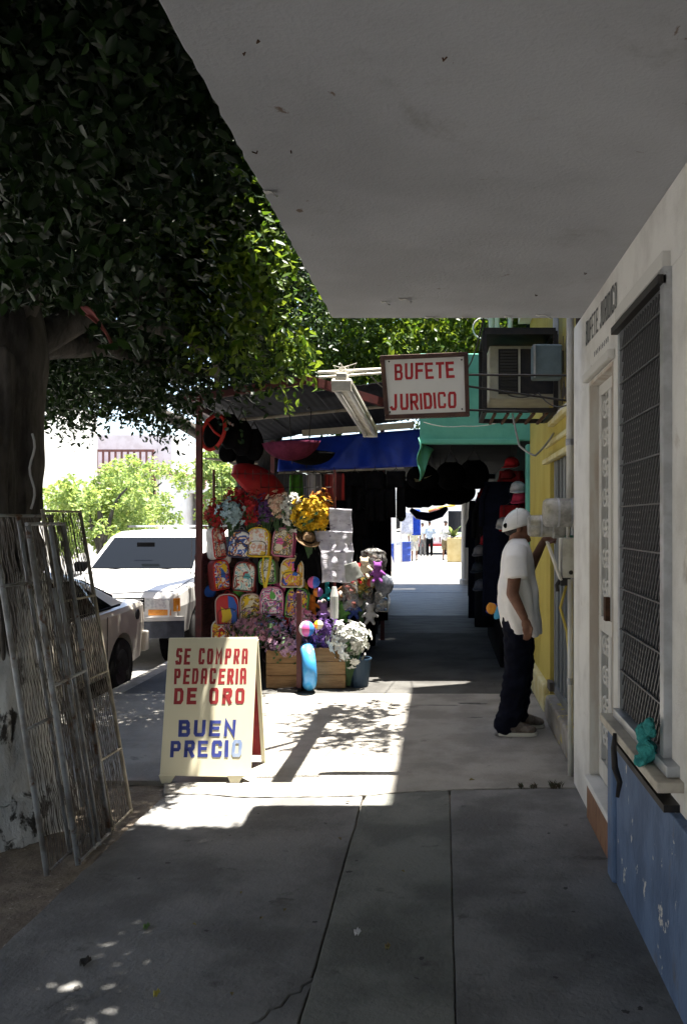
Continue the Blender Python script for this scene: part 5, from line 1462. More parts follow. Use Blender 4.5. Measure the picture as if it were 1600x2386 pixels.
# clear bags with toys on the passage side
M_clear = mat('clear_plastic', (.5,.5,.49), (.12,.12,.12), 16, .4, .6, rough=.10, alpha=.3, bump=.8, bscale=18, spec=.6)
def clear_bag(label, dx, dy, w, h, Y, inner, seed):
    c = D(dx, dy, Y); k = 1.0204*Y/F; w *= k*.5; h *= k*.5
    t = thing('clear_bag', label, 'bag', (c.x, Y, c.z-h), group='clear plastic bags of toys'); rr = random.Random(seed)
    b = MB(); rings = []
    for i in range(9):
        v = i/8; s = (.35 if i == 0 else (.8+.25*math.sin(v*3)))
        rings.append([c+Vector((w*s*math.cos(a)*(1+.08*rr.uniform(-1,1)), w*.45*s*math.sin(a)*(1+.15*rr.uniform(-1,1)), h*(1-2*v))) for a in [6.283*j/12 for j in range(12)]])
    b.loft(rings); b.build('plastic', M_clear, t)
    b = MB()
    for i in range(6): b.ell(c+Vector((rr.uniform(-.5,.5)*w, rr.uniform(-.1,.1)*w, rr.uniform(-.8,.4)*h)), (w*.35, w*.25, h*.16), 8, 6, (rr.uniform(0,3),0,rr.uniform(0,3)))
    b.build('contents', cl('toy_%d' % seed, inner, .5), t, smooth=True)
    b = MB(); b.tube([c+Vector((0,0,h*.95)), c+Vector((0,0,h*1.25))], .005, 5); b.build('tie', M_dark, t)
clear_bag('large crumpled clear bag topping the rack by the passage', 852, 1280, 60, 56, 8.7, (.2,.17,.15), 1)
clear_bag('clear bag with grey inflatables hanging below the crumpled one', 838, 1340, 26, 110, 8.72, (.12,.1,.12), 2)
clear_bag('clear bag with dark blue toy at the passage corner', 872, 1372, 36, 50, 8.66, (.05,.1,.2), 3)
clear_bag('clear bag with red toys near the white printed bag', 800, 1352, 36, 84, 8.5, (.2,.06,.05), 4)
t = thing('toy_fan', 'round dark netted toy hanging at the passage corner', 'toy', D(880,1338,8.7)); c = D(877,1335,8.65)
b = MB(); b.lathe([(.0,.02),(.09,.02),(.11,0),(.09,-.02),(.0,-.02)], c, (-.5,-1,.1), 20); b.build('disc', mat('net_dark', (.05,.06,.08), (.12,.13,.16), 40, rough=.4), t, smooth=True)
b = MB(); b.tube([c+Vector((0,0,.1)), c+Vector((-.02,0,.3))], .006, 5); b.build('loop', M_dark, t)
for k, (x, y, col) in enumerate(((812,1345,ORG),(846,1330,(.35,.05,.05)),(776,1360,(.2,.1,.08)),(818,1375,(.1,.1,.12)),(735,1378,(.3,.22,.24)),(745,1398,(.4,.2,.05)))):
    gored_ball(('small orange toy ball','small dark red toy ball','small brown toy ball','small black toy ball','small mauve toy ball','small amber toy ball')[k]+' among the goods on the wire rack', D(x,y,8.72), .05, [col, tuple(q*.5 for q in col), col, (.3,.28,.25)], 'toy_ball')
# ------------------------------------------------------------------ goods deeper along the passage
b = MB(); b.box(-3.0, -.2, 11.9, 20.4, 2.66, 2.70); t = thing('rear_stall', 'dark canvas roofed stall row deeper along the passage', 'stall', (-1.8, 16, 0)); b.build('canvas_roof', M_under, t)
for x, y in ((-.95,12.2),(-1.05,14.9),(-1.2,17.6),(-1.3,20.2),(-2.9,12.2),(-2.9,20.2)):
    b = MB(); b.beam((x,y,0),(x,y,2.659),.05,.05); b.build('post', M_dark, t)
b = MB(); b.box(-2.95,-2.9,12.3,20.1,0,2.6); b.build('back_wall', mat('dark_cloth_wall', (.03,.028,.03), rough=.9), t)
YH = 14
GP = 'dark clothes hung along the passage'
for k in range(7):
    y = 12.3+k*1.15
    garment('jacket', ('black jacket nearest the blue tarpaulin end of the rear stall','black jacket second along the rear stall','charcoal jacket third along the rear stall','black coat fourth along the rear stall','black coat fifth along the rear stall','black coat sixth along the rear stall','black coat last along the rear stall')[k], 'jacket',
            0, 0, 0, 0, y, M_black) if False else None
def hang(name, label, cat, xc, y, zt, zb, w, m, folds=3, legs=False, sleeves=False):
    # garment by world measures
    px0 = ((xc-w/2)*F/y+VX)/1.020408; px1 = ((xc+w/2)*F/y+VX)/1.020408
    py0 = (HY-(zt-EYE)*F/y)/1.020408; py1 = (HY-(zb-EYE)*F/y)/1.020408
    return garment(name, label, cat, px0, px1, py0, py1, y, m, folds, legs, None, sleeves)
dk = cl('charcoal', (.01,.011,.014)); nv = cl('navy', (.006,.008,.02)); rd = cl('red', (.20,.012,.015)); bl = cl('royal', (.01,.025,.18))
for k, (x, y, zt, zb, w, m, nm, lab) in enumerate((
    (-.86,10.9,1.75,.35,.3,M_black,'coat','long black coat behind the clear bags'),
    (-.95,12.6,2.3,1.0,.34,M_black,'coat','black coat on the first post of the rear stall'),
    (-1.02,13.8,2.25,.9,.34,dk,'coat','charcoal coat on the rear stall between two posts'),
    (-1.42,16.4,1.75,1.15,.30,mat('stripe_rw', (.6,.58,.55), (.4,.08,.08), 20, .48, .52, rough=.9, stretch=(1,0,.02)),'towel','red and white striped towel hanging in the rear stall'),
    (-1.22,16.0,1.72,1.05,.18,cl('mustard',(.42,.28,.03)),'towel','mustard yellow towel hanging in the rear stall'),
    (-1.32,17.0,1.72,.9,.2,cl('bright_red',(.42,.02,.02)),'towel','bright red towel hanging deeper in the rear stall'),
    (-1.2,18.0,1.95,.45,.22,cl('bright_red',(0,0,0)),'towel','long bright red cloth at the sunny end of the rear stall'),
    (.62,9.6,2.05,.55,.34,nv,'jacket','navy jacket hanging at the mouth of the green shop'),
    (.72,9.25,1.78,1.5,.22,rd,'cap_bundle','red cap bundle hanging beside the white cap of the man'),
    (.58,10.6,1.9,.3,.36,dk,'jacket','charcoal jacket beside the passage in the green shop'),
    (.80,10.1,2.2,1.3,.3,rd,'jacket','dark red jacket behind the navy one'),
    (.50,11.6,1.75,.3,.3,nv,'jacket','navy jacket at the passage edge of the green shop'),
    (.68,11.9,2.1,.5,.36,rd,'jacket','red jacket hanging deep in the green shop'),
    (.60,13.2,1.9,.2,.36,M_black,'coat','black coat hanging in the middle of the green shop'),
    (.75,14.6,2.1,.3,.36,bl,'jacket','royal blue jacket hanging deep in the green shop'),
    (.68,16.2,2.0,.2,.4,M_black,'coat','black coat hanging near the white column'),
    (.80,18.2,2.0,.2,.4,dk,'coat','charcoal coat hanging just before the white column'),
    (.95,9.4,1.25,.3,.3,bl,'jacket','royal blue jacket low behind the man'))):
    hang(nm, lab, 'hat' if nm == 'cap_bundle' else nm, x, y, zt, zb, w, m, 3, False, nm == 'jacket')
for k, (x, y, z, w, h, lab) in enumerate(((-.25,10.6,2.15,.2,.17,'black sports bag with pale tick hanging under the green awning'),(.1,11.2,2.2,.2,.2,'plain black sports bag under the green awning'),(.42,11.8,2.25,.22,.22,'black duffel under the green awning near the red jacket'),
        (-.45,13.5,2.05,.24,.26,'black duffel over the left edge of the passage'),(-.05,14.2,2.1,.26,.22,'black duffel over the middle of the passage'),(.3,15,2.15,.26,.25,'black duffel deeper over the passage'),
        (-.4,16.8,2.1,.28,.25,'large black duffel hung over the passage'),(-.1,17.4,2.12,.25,.22,'black duffel near the sunny passage end'),(.25,18.2,2.15,.3,.22,'black duffel beside the white column'))):
    t = thing('duffel_bag', lab, 'bag', (x, y, z-h)); 
    soft_bag((x,y,z), w, .16, h*.9, 2.6, seed=k).build('body', M_black, t, smooth=True)

    b = MB(); b.tube([(x-w*.5,y,z+h*.7),(x,y,z+h+.14),(x+w*.5,y,z+h*.7)], .009, 6); b.tube([(x,y,z+h+.14),(x,y,2.74)], .006, 5); b.build('strap', M_dark, t)
    if k == 0:
        b = MB(); b.prism([(x-.1,y-.17,z-.02),(x-.085,y-.168,z-.065),(x-.04,y-.168,z-.06),(x+.12,y-.168,z+.02),(x-.04,y-.168,z-.035),(x-.075,y-.168,z-.03)], (0,-.004,0)); b.build('emblem', mat('tan_print', (.2,.17,.08), rough=.7), t)
# inflatables hanging at the passage end
t = thing('inflatable_toy', 'teal and yellow inflatable hanging at the passage end', 'toy', (-.78, 16, 1.6))
b = MB(); b.ell((-.78,16,1.72), (.09,.09,.12), 12, 9); b.build('body', mat('teal_vinyl', (.02,.2,.24), (.4,.35,.1), 5, rough=.3), t, smooth=True)
b = MB(); b.tube([(-.78,16,1.84),(-.78,16,2.0),(-.76,16,2.1)], [.02,.035,.02], 8); b.build('neck', mat('pale_teal', (.2,.5,.45), rough=.3), t, smooth=True)
b = MB(); b.tube([(-.78,16,2.09),(-.78,16,2.659)], .004, 4); b.build('cord', M_dark, t)
t = thing('inflatable_toy', 'dark blue inflatable boat hanging across the passage end', 'toy', (-.35, 18.6, 1.65))
b = MB(); b.tube([(-.7,18.6,1.86),(-.55,18.55,1.74),(-.3,18.5,1.70),(-.05,18.55,1.78),(.08,18.6,1.9)], [.05,.09,.1,.09,.05], 10); b.build('hull', mat('navy_vinyl', (.01,.03,.10), rough=.3), t, smooth=True)
b = MB(); b.tube([(-.7,18.6,1.88),(-.7,18.6,2.659)], .004, 4); b.tube([(.06,18.6,1.9),(.06,18.6,2.749)], .004, 4); b.build('cord', M_dark, t)

# low counters and bundles along both sides of the passage
def counter(label, x0, x1, y0, y1, h, m):
    t = thing('goods_counter', label, 'counter', ((x0+x1)/2, (y0+y1)/2, 0))
    b = MB(); b.box(x0, x1, y0, y1, 0, h); b.build('skirt', m, t, bevel=.02)
    b = MB(); b.box(x0-.02, x1+.02, y0-.02, y1+.02, h+.001, h+.03); b.build('top', M_black, t)
counter('low counter with dark red skirt along the rear stall', -1.7, -.98, 12.4, 14.6, .62, cl('dark_red',(.06,.008,.01)))
counter('low counter with brown skirt at the sunny end of the rear stall', -1.9, -1.15, 15.2, 17.4, .55, cl('umber',(.05,.025,.012)))
counter('low black skirted counter in front of the green shop', .62, 1.1, 9.4, 12.0, .5, M_black)
counter('low navy skirted counter deep in the green shop', .60, 1.2, 13.4, 17.0, .55, cl('navy',(0,0,0)))
br = random.Random(77)
pal = [('wine', (.16,.012,.02)), ('teal', (.015,.10,.11)), ('ochre', (.26,.15,.02)), ('cobalt', (.015,.03,.2)), ('rose', (.3,.06,.1)), ('ash', (.14,.14,.14)), ('moss', (.04,.07,.015)), ('plum', (.1,.02,.07))]
spots = [(-1.1,12.7,.65),(-1.12,13.2,.65),(-1.1,13.7,.65),(-1.13,14.2,.65),(-1.28,15.4,.58),(-1.3,15.9,.58),(-1.28,16.4,.58),(-1.3,16.9,.58),(.72,9.6,.53),(.7,10.0,.53),(.73,10.5,.53),(.7,11.0,.53),(.72,11.5,.53),(.7,13.7,.58),(.72,14.4,.58),(.7,15.2,.58)]
where = ['nearest end of the dark red counter','second place on the dark red counter','third place on the dark red counter','far end of the dark red counter','nearest end of the brown counter','second place on the brown counter','third place on the brown counter','far end of the brown counter',
 'nearest end of the black counter','second place on the black counter','middle of the black counter','fourth place on the black counter','far end of the black counter','nearest end of the navy counter','middle of the navy counter','far end of the navy counter']
for k, (x, y, z) in enumerate(spots):
    nm, c_ = pal[k % 8]
    t = thing('cloth_bundle', nm+' folded cloth bundle at the '+where[k], 'cloth bundle', (x, y, z))
    for i in range(3):
        w = br.uniform(.09,.12); soft_bag((x+br.uniform(-.015,.015), y, z+.04+i*.075), w, .14, .036, 3, seed=k*3+i).build('fold', cl(nm, c_), t, smooth=True)

# caps and small bags hanging at the mouth of the green shop
def hung_cap(label, dx, dy, Y, c_, seed):
    c = D(dx, dy, Y); t = thing('baseball_cap', label, 'cap', (c.x, Y, c.z-.06)); rr = random.Random(seed)
    m = cl('cap_%d' % seed, c_); ax = Vector((rr.uniform(-.3,.1), -.35, .9)).normalized()
    f = Vector((rr.uniform(-.9,-.1), -.8, -.12)).normalized(); w = f.cross(Vector((0,0,1))).normalized()
    b = MB(); b.lathe([(.001,.085),(.04,.08),(.07,.055),(.085,.0)], c, ax, 16); b.build('crown', m, t, smooth=True, solid=.004)
    b = MB(); b.grid(lambda a, v: c+f*(.07*math.sin(math.pi*(.12+.76*a))+.08*v*math.sin(math.pi*(.15+.7*a)))+w*(a-.5)*.16-Vector((0,0,.02*v)), 8, 3); b.build('brim', m, t, smooth=True, solid=.004)
    b = MB(); b.tube([c+Vector((0,.0,.07)), c+Vector((.0,.02,.22))], .003, 4); b.build('loop', M_dark, t)
for k, (dx, dy, Y, c_, lab) in enumerate(((1182,1118,9.0,(.35,.35,.36),'pale grey cap hung highest at the green shop mouth'),(1186,1142,9.05,(.42,.04,.09),'pink red cap hung under the pale grey cap'),(1168,1062,9.3,(.3,.015,.02),'bright red cap hung alone high in the green shop'),
        (1160,1090,9.4,(.12,.01,.012),'dark red cap hung under the bright red cap'),(1096,1262,10.2,(.2,.2,.22),'grey cap hung at the passage edge of the green shop'),(1112,1236,10.4,(.3,.02,.03),'red cap hung above the grey cap by the passage'),
        (1092,1300,10.3,(.05,.06,.08),'charcoal cap hung under the grey cap by the passage'),(1132,1300,9.8,(.25,.02,.02),'crimson cap hung behind the back of the man'),(1128,1390,9.6,(.02,.05,.3),'royal blue cap hung low behind the man'),(1150,1200,9.2,(.3,.3,.3),'white cap hung just beside the head of the man'),(1098,1340,10.0,(.09,.1,.13),'slate cap hung lowest by the passage'))):
    hung_cap(lab, dx, dy, Y, c_, 500+k)

# plush toys, purses and small packs crowding the rest of the rack
pr_ = random.Random(61)
toys = [(700,1300,'pink',(.6,.1,.2)),(742,1350,'teal',(.03,.25,.28)),(712,1384,'orange',(.6,.2,.03)),(738,1402,'lilac',(.35,.22,.45)),(790,1345,'brown',(.16,.08,.04)),(815,1312,'red',(.45,.03,.03)),(832,1300,'cream',(.6,.52,.38)),(808,1392,'navy',(.03,.05,.18)),(845,1405,'grey',(.25,.25,.26)),(690,1405,'yellow',(.65,.45,.04)),(783,1400,'green',(.08,.2,.05)),(862,1310,'violet',(.2,.06,.25))]
for k, (dx, dy, nm, c_) in enumerate(toys):
    c = D(dx, dy, 8.56); t = thing('plush_toy', 'small '+nm+' plush toy among the goods beside the backpacks', 'toy', (c.x, c.y, c.z-.08)); m = cl('plush_'+nm, c_)
    blob('body', [('e',tuple(c),(.05,.04,.06)), ('e',(c.x,c.y-.01,c.z+.075),(.042,.04,.04)), ('e',(c.x-.035,c.y,c.z+.112),(.014,.012,.016)), ('e',(c.x+.035,c.y,c.z+.112),(.014,.012,.016)),
        ((c.x-.035,c.y-.02,c.z+.02),(c.x-.075,c.y-.03,c.z-.01),.018,.014), ((c.x+.035,c.y-.02,c.z+.02),(c.x+.075,c.y-.03,c.z-.01),.018,.014), ((c.x-.02,c.y-.02,c.z-.045),(c.x-.04,c.y-.05,c.z-.075),.02,.018), ((c.x+.02,c.y-.02,c.z-.045),(c.x+.04,c.y-.05,c.z-.075),.02,.018)], m, t, .009, 2)
    b = MB(); b.tube([(c.x,c.y,c.z+.11),(c.x,c.y,c.z+.2)], .003, 4); b.build('loop', M_dark, t)
purses = [(515,1275,'white',W_),(573,1345,'maroon',(.25,.02,.03)),(640,1340,'pink',PNK),(700,1275,'black',BLK),(690,1340,'mustard',(.5,.33,.03)),(480,1350,'blue',BLU),(596,1420,'violet',PUR),(650,1415,'red',RED),(545,1352,'green',GRN),(625,1272,'tan',(.35,.22,.12))]
for k, (dx, dy, nm, c_) in enumerate(purses):
    c = D(dx, dy, 8.50); t = thing('small_purse', 'small '+nm+' purse hung between the backpack rows', 'purse', (c.x, c.y, c.z-.06))
    soft_bag(c, .055, .03, .06, 3, seed=k).build('body', cl('purse_'+nm, c_, .5), t, smooth=True)
    b = MB(); b.tube([c+Vector((-.04,0,.04)), c+Vector((-.02,0,.13)), c+Vector((.02,0,.13)), c+Vector((.04,0,.04))], .004, 5); b.build('strap', M_dark, t)
flowers('crimson flower bunch filling the gap left of the red umbrella', D(540,1140,8.5), (.1,.1), 30, (.45,.02,.03), 5, .03, 121)
flowers('orange flower bunch behind the yellow flowers', D(735,1150,8.6), (.1,.12), 34, (.6,.22,.02), 5, .03, 122)
flowers('mixed pink flower sprays hanging above the crate', D(690,1425,8.4), (.12,.14), 50, (.55,.16,.3), 5, .026, 123, col2=(.6,.45,.5))

# ================================================================== vehicles
M_cglass = mat('car_glass', (.004,.005,.006), rough=.1, spec=.09)
def car(name, label, cat, org, paint, body, house, wheels, wr, glassm=None):
    t = thing(name, label, cat, org); O = Vector(org)
    def W3(x, y, z): return O+Vector((x, y, z))
    def ring(y, w, z0, z1):
        h = z1-z0
        half = [(w*.90,z0), (w*.97,z0+h*.06), (w*.985,z0+h*.3), (w,z0+h*.62), (w*.985,z1-h*.10), (w*.955,z1-h*.03), (w*.88,z1), (w*.4,z1+.015)]
        return [W3(x,y,z) for x,z in half]+[W3(-x,y,z) for x,z in half[::-1]]
    b = MB(); b.loft([ring(*s) for s in body])
    o = b.build('body', paint, t, smooth=False)
    for (yw, xw) in wheels:
        q = MB()
        for s in (-1, 1): q.lathe([(.0,-.3),(wr+.055,-.3),(wr+.055,.3),(.0,.3)], W3(s*(xw+.05), yw, wr), (1,0,0), 24)
        cu = q.build('cut', paint, t)
        md = o.modifiers.new('bo', 'BOOLEAN'); md.object = cu; md.solver = 'EXACT'
        bake(o, cu); bpy.data.objects.remove(cu)
    md = o.modifiers.new('bevel', 'BEVEL'); md.width = .02; md.segments = 2; md.limit_method = 'ANGLE'; md.angle_limit = .6
    def hr(y, wb, wt, z0, z1): return [W3(-wb,y,z0), W3(wb,y,z0), W3(wt,y,z1-.05), W3(wt*.88,y,z1), W3(-wt*.88,y,z1), W3(-wt,y,z1-.05)]
    b = MB(); b.loft([hr(*s) for s in house]); b.build('cabin', paint, t, bevel=.015)
    for (yw, xw) in wheels:
        for s in (-1, 1):
            c = W3(s*xw, yw, wr)
            b = MB(); b.lathe([(wr*.62,-.09),(wr*.93,-.1),(wr,-.07),(wr,.07),(wr*.93,.1),(wr*.62,.09)], c, (1,0,0), 28); w = b.build('wheel', M_rubber, t, smooth=True)
            b = MB(); b.lathe([(.0,-.03),(wr*.2,-.07),(wr*.3,-.03),(wr*.62,-.085),(wr*.62,.085),(wr*.3,.03),(wr*.2,.07),(.0,.03)], c, (1,0,0), 24); b.build('rim', mat('dull_rim', (.05,.05,.052), (.03,.03,.03), 10, rough=.6), w)
            b = MB(); b.lathe([(.0,-.32),(wr+.05,-.32),(wr+.05,-.12*1),(.0,-.12)], W3(s*(xw-.0)+(0 if s > 0 else .44), yw, wr), (1,0,0), 20); b.build('wheel_well', M_black, t)
    return t, W3
def pane(t, name, m, pts, nrm, th=.008):
    b = MB(); n = Vector(nrm).normalized(); b.prism([Vector(p)+n*.003 for p in pts], n*th); return b.build(name, m, t)

# white off-road vehicle facing the camera
M_wp = mat('white_car_paint', (.60,.59,.57), (.5,.49,.47), 2, rough=.3, spec=.5)
suv, W3 = car('parked_suv', 'white off road vehicle with roof rack parked facing the camera', 'car', (-4.1, 10.5, -.2), M_wp,
    [(0,.76,.50,.86),(.05,.84,.44,.93),(.25,.88,.40,.99),(1.2,.90,.36,1.09),(1.35,.90,.36,1.10),(3.2,.90,.36,1.10),(4.4,.89,.38,1.10),(4.6,.84,.46,1.06)],
    [(1.15,.82,.80,1.06,1.13),(1.9,.83,.70,1.06,1.62),(2.1,.83,.69,1.06,1.66),(3.2,.83,.69,1.06,1.68),(4.25,.83,.69,1.06,1.66),(4.52,.82,.72,1.06,1.25)],
    [(.85,.80),(3.65,.80)], .355)
nf = Vector((0,-.46,.72))
pane(suv, 'windshield', M_cglass, [W3(-.69,1.20,1.163),W3(.69,1.20,1.163),W3(.61,1.82,1.568),W3(-.61,1.82,1.568)], Vector((0,-.547,.837)))
for s in (-1, 1):
    for ya, yb, yc, yd in ((1.50,2.42,2.42,1.92),(2.50,3.35,3.35,2.50),(3.45,4.25,4.2,3.45)):
        def S(y, v): return W3(s*(.83+(-.135)*v), y, 1.06+.56*v)
        pane(suv, 'side_window', M_cglass, [S(ya,.16),S(yb,.16),S(yc,.9),S(yd,.9)], (s,0,.24))
    b = MB(); b.obox(W3(s*.98,1.6,1.17), (.1,.05,.07), (0,0,0)); b.build('mirror', M_black, suv, bevel=.02)
    b = MB(); b.tube([W3(s*.56,2.2,1.73), W3(s*.56,4.1,1.73)], .015, 8); b.build('roof_rail', M_dark, suv)
    hl = pane(suv, 'headlight', mat('headlight_glass', (.55,.56,.56), (.35,.36,.38), 30, rough=.08, spec=.7), [W3(s*.46,.02,.74),W3(s*.76,.035,.74),W3(s*.76,.035,.86),W3(s*.46,.02,.86)], (0,-1,0), .03)
    pane(suv, 'turn_signal', mat('amber', (.6,.2,.02), (.7,.3,.04), 20, rough=.2), [W3(s*.50,.02,.655),W3(s*.77,.035,.655),W3(s*.77,.035,.725),W3(s*.50,.02,.725)], (0,-1,0), .03)
    pane(suv, 'side_marker', mat('amber', (0,0,0)), [W3(s*.79,.03,.70),W3(s*.85,.10,.70),W3(s*.85,.10,.86),W3(s*.79,.03,.86)], (s*.6,-1,0), .02)
for y in (2.5, 3.0, 3.5, 4.0):
    b = MB(); b.tube([W3(-.56,y,1.73), W3(.56,y,1.73)], .012, 8); b.build('roof_bar', M_steel, suv)
g = pane(suv, 'grille', M_black, [W3(-.45,.01,.70),W3(.45,.01,.70),W3(.45,.01,.87),W3(-.45,.01,.87)], (0,-1,0), .012)
for k in range(4):
    b = MB(); b.box(-4.1-.44,-4.1+.44,10.5-.012,10.5-.002,-.2+.725+k*.04,-.2+.738+k*.04); b.build('slat', M_chrome, g)
b = MB(); b.loft([[W3(x,-.11+.16*(abs(x)/.92)**3,z) for x in [-.92+.184*i for i in range(11)]]+[W3(x,.06,z) for x in [.92-.184*i for i in range(11)]] for z in (.38,.43,.56,.585)])
b.build('bumper', mat('bumper_grey', (.10,.11,.14), (.07,.08,.1), 6, rough=.35, metal=.4), suv, bevel=.015)
b = MB(); b.loft([[W3(x,-.115+.16*(abs(x)/.925)**3,z) for x in [-.925+.185*i for i in range(11)]]+[W3(x,.05,z) for x in [.925-.185*i for i in range(11)]] for z in (.59,.64)])
b.build('bumper_trim', M_wp, suv)
for x in (-.4, .3):
    b = MB(); b.tube([W3(x-.25,1.22,1.16), W3(x+.05,1.19,1.155), W3(x+.28,1.24,1.17)], .009, 5); b.build('wiper', M_black, suv)

for x in (-.80, .80):                     # bonnet edges, badge and aerial
    b = MB(); b.tube([W3(x,.12,.975), W3(x*1.01,.6,1.035), W3(x*1.02,1.12,1.09)], .006, 5); b.build('bonnet_gap', M_dark, suv)
b = MB(); b.tube([W3(-.78,.06,.945), W3(0,.03,.96), W3(.78,.06,.945)], .006, 5); b.build('bonnet_gap', M_dark, suv)
b = MB(); b.ell(W3(0,-.02,.80), (.07,.012,.028), 14, 8); b.build('badge', M_chrome, suv, smooth=True)
b = MB(); b.tube([W3(.72,1.0,1.08), W3(.72,1.08,1.7)], .004, 5); b.build('aerial', M_dark, suv)
for s_x in (-1, 1):
    for yy in (1.45, 2.46, 3.4):
        b = MB(); b.box(W3(s_x*.898,0,0).x-.003, W3(s_x*.898,0,0).x+.003, W3(0,yy-.005,0).y, W3(0,yy+.005,0).y, .24, .86); b.build('door_gap', M_black, suv)
b = MB(); b.box(-4.1-.12, -4.1+.12, 11.84, 11.86, 1.255, 1.315); b.build('inner_mirror', M_black, suv)

# beige sedan
M_bp = mat('beige_car_paint', (.70,.66,.57), (.62,.58,.5), 2, rough=.35, spec=.5)
sed, W3 = car('parked_sedan', 'beige sedan parked behind the leaning wire screens', 'car', (-4.15, 5.35, -.2), M_bp,
    [(0,.62,.36,.60),(.08,.78,.30,.68),(.5,.82,.26,.76),(1.15,.845,.24,.85),(2.6,.85,.24,.90),(3.7,.845,.24,.93),(4.15,.82,.28,.94),(4.33,.78,.36,.92),(4.38,.72,.42,.86)],
    [(1.05,.78,.76,.84,.89),(1.75,.79,.60,.86,1.30),(2.1,.79,.59,.86,1.335),(2.75,.79,.59,.88,1.325),(3.2,.79,.61,.90,1.22),(3.85,.78,.74,.92,.97)],
    [(.85,.745),(3.52,.745)], .30)
for s in (-1, 1):
    def S(y, v, zt): return W3(s*(.79-.19*v), y, .90+(zt-.9)*v)
    pane(sed, 'side_window', M_cglass, [S(1.45,.06,1.27),S(2.25,.06,1.28),S(2.25,.9,1.28),S(1.82,.9,1.26)], (s,0,.5))
    pane(sed, 'side_window', M_cglass, [S(2.33,.06,1.28),S(2.95,.08,1.27),S(2.85,.9,1.27),S(2.33,.9,1.28)], (s,0,.5))
    pane(sed, 'quarter_window', M_cglass, [S(3.0,.1,1.22),S(3.42,.13,1.1),S(3.05,.82,1.2),S(2.93,.88,1.24)], (s,0,.5))
    b = MB(); b.tube([W3(s*.80,1.2,.91), W3(s*.815,2.3,.915), W3(s*.815,3.5,.945)], .012, 6); b.build('trim_strip', M_black, sed)
    b = MB(); b.lathe([(.0,0),(.055,0),(.055,.01),(.0,.012)], W3(s*.845,3.93,.80), (s,0,0), 16); b.build('fuel_flap', M_dark, sed)
    pane(sed, 'tail_lamp', mat('tail_red', (.35,.02,.02), rough=.2), [W3(s*.45,4.37,.66),W3(s*.74,4.35,.66),W3(s*.74,4.34,.8),W3(s*.45,4.37,.8)], (0,1,0), .02)
    for y in (2.29, 3.1):
        b = MB(); b.box(W3(s*.848,0,0).x-.002, W3(s*.848,0,0).x+.002, W3(0,y-.004,0).y, W3(0,y+.004,0).y, .12, .66); b.build('door_gap', M_black, sed)
    b = MB(); b.obox(W3(s*.86,2.15,.78), (.015,.08,.018), (0,0,0)); b.build('door_handle', M_black, sed)
    b = MB(); b.obox(W3(s*.92,1.55,.96), (.08,.04,.06), (0,0,0)); b.build('mirror', M_bp, sed, bevel=.02)
pane(sed, 'windshield', M_cglass, [W3(-.7,1.13,.93),W3(.7,1.13,.93),W3(.56,1.7,1.27),W3(-.56,1.7,1.27)], (0,-.5,.8))
pane(sed, 'rear_window', M_cglass, [W3(-.66,3.72,1.0),W3(.66,3.72,1.0),W3(.55,3.2,1.2),W3(-.55,3.2,1.2)], (0,.4,.9), .02)
b = MB(); b.loft([[W3(x,4.46-.14*(abs(x)/.84)**4,z) for x in [-.84+.168*i for i in range(11)]]+[W3(x,4.2,z) for x in [.84-.168*i for i in range(11)]] for z in (.36,.40,.54,.58)])
b.build('rear_bumper', M_bp, sed, bevel=.015)
b = MB(); b.loft([[W3(x,-.09+.14*(abs(x)/.84)**4,z) for x in [-.84+.168*i for i in range(11)]]+[W3(x,.2,z) for x in [.84-.168*i for i in range(11)]] for z in (.32,.36,.5,.54)])
b.build('front_bumper', M_bp, sed, bevel=.015)

# white truck crossing far beyond the passage
trk, W3 = car('far_pickup', 'white pickup seen far beyond the walkway', 'car', (-.5, 46.2, -.196), M_wp,
    [(0,.86,.5,.95),(.1,.9,.45,1.02),(1.5,.9,.42,1.1),(3.0,.9,.42,1.1),(4.9,.88,.5,1.05)],
    [(1.2,.8,.78,1.05,1.12),(1.75,.82,.7,1.05,1.72),(2.7,.82,.7,1.05,1.72),(2.9,.82,.76,1.05,1.15)], [(.9,.8),(3.9,.8)], .36)
pane(trk, 'windshield', M_cglass, [W3(-.7,1.28,1.18),W3(.7,1.28,1.18),W3(.62,1.68,1.62),W3(-.62,1.68,1.62)], (0,-.6,.55))
pane(trk, 'bumper', mat('red_band', (.35,.03,.03), rough=.4), [W3(-.85,-.02,.45),W3(.85,-.02,.45),W3(.85,-.02,.6),W3(-.85,-.02,.6)], (0,-1,0), .06)

# ================================================================== people
M_skin = mat('brown_skin', (.19,.088,.052), (.15,.068,.04), 20, rough=.55)
M_tee = mat('white_tee', (.80,.79,.77), (.74,.73,.71), 6, rough=.9, sheen=.2)
M_jean = mat('dark_jeans', (.004,.005,.011), (.008,.0095,.018), 8, .4, .7, rough=.85, spec=.08)
man = thing('person', 'man in white cap, white T-shirt and dark baggy jeans reaching towards the meters', 'person', (.56, 6.55, 0))
YM = 6.55
tee = []
rings = []
for z, xb, xf, ry in ((.765,.462,.752,.205),(.85,.442,.745,.205),(.95,.432,.728,.205),(1.08,.425,.712,.205),(1.2,.43,.698,.21),(1.3,.44,.69,.215),(1.37,.452,.676,.205),(1.42,.475,.658,.18),(1.455,.50,.64,.12),(1.475,.515,.63,.075)):
    cx = (xb+xf)/2; rx = (xf-xb)/2
    rings.append([Vector((cx+rx*math.copysign(abs(math.cos(a))**.85, math.cos(a)), YM+ry*math.copysign(abs(math.sin(a))**.85, math.sin(a)), z - (.025*math.cos(a) if z < .8 else 0))) for a in [6.283*j/36 for j in range(36)]])
b = MB(); b.loft(rings)
b.tube([(.555,6.40,1.41),(.54,6.345,1.33),(.545,6.315,1.185)], [.075,.082,.088], 16)
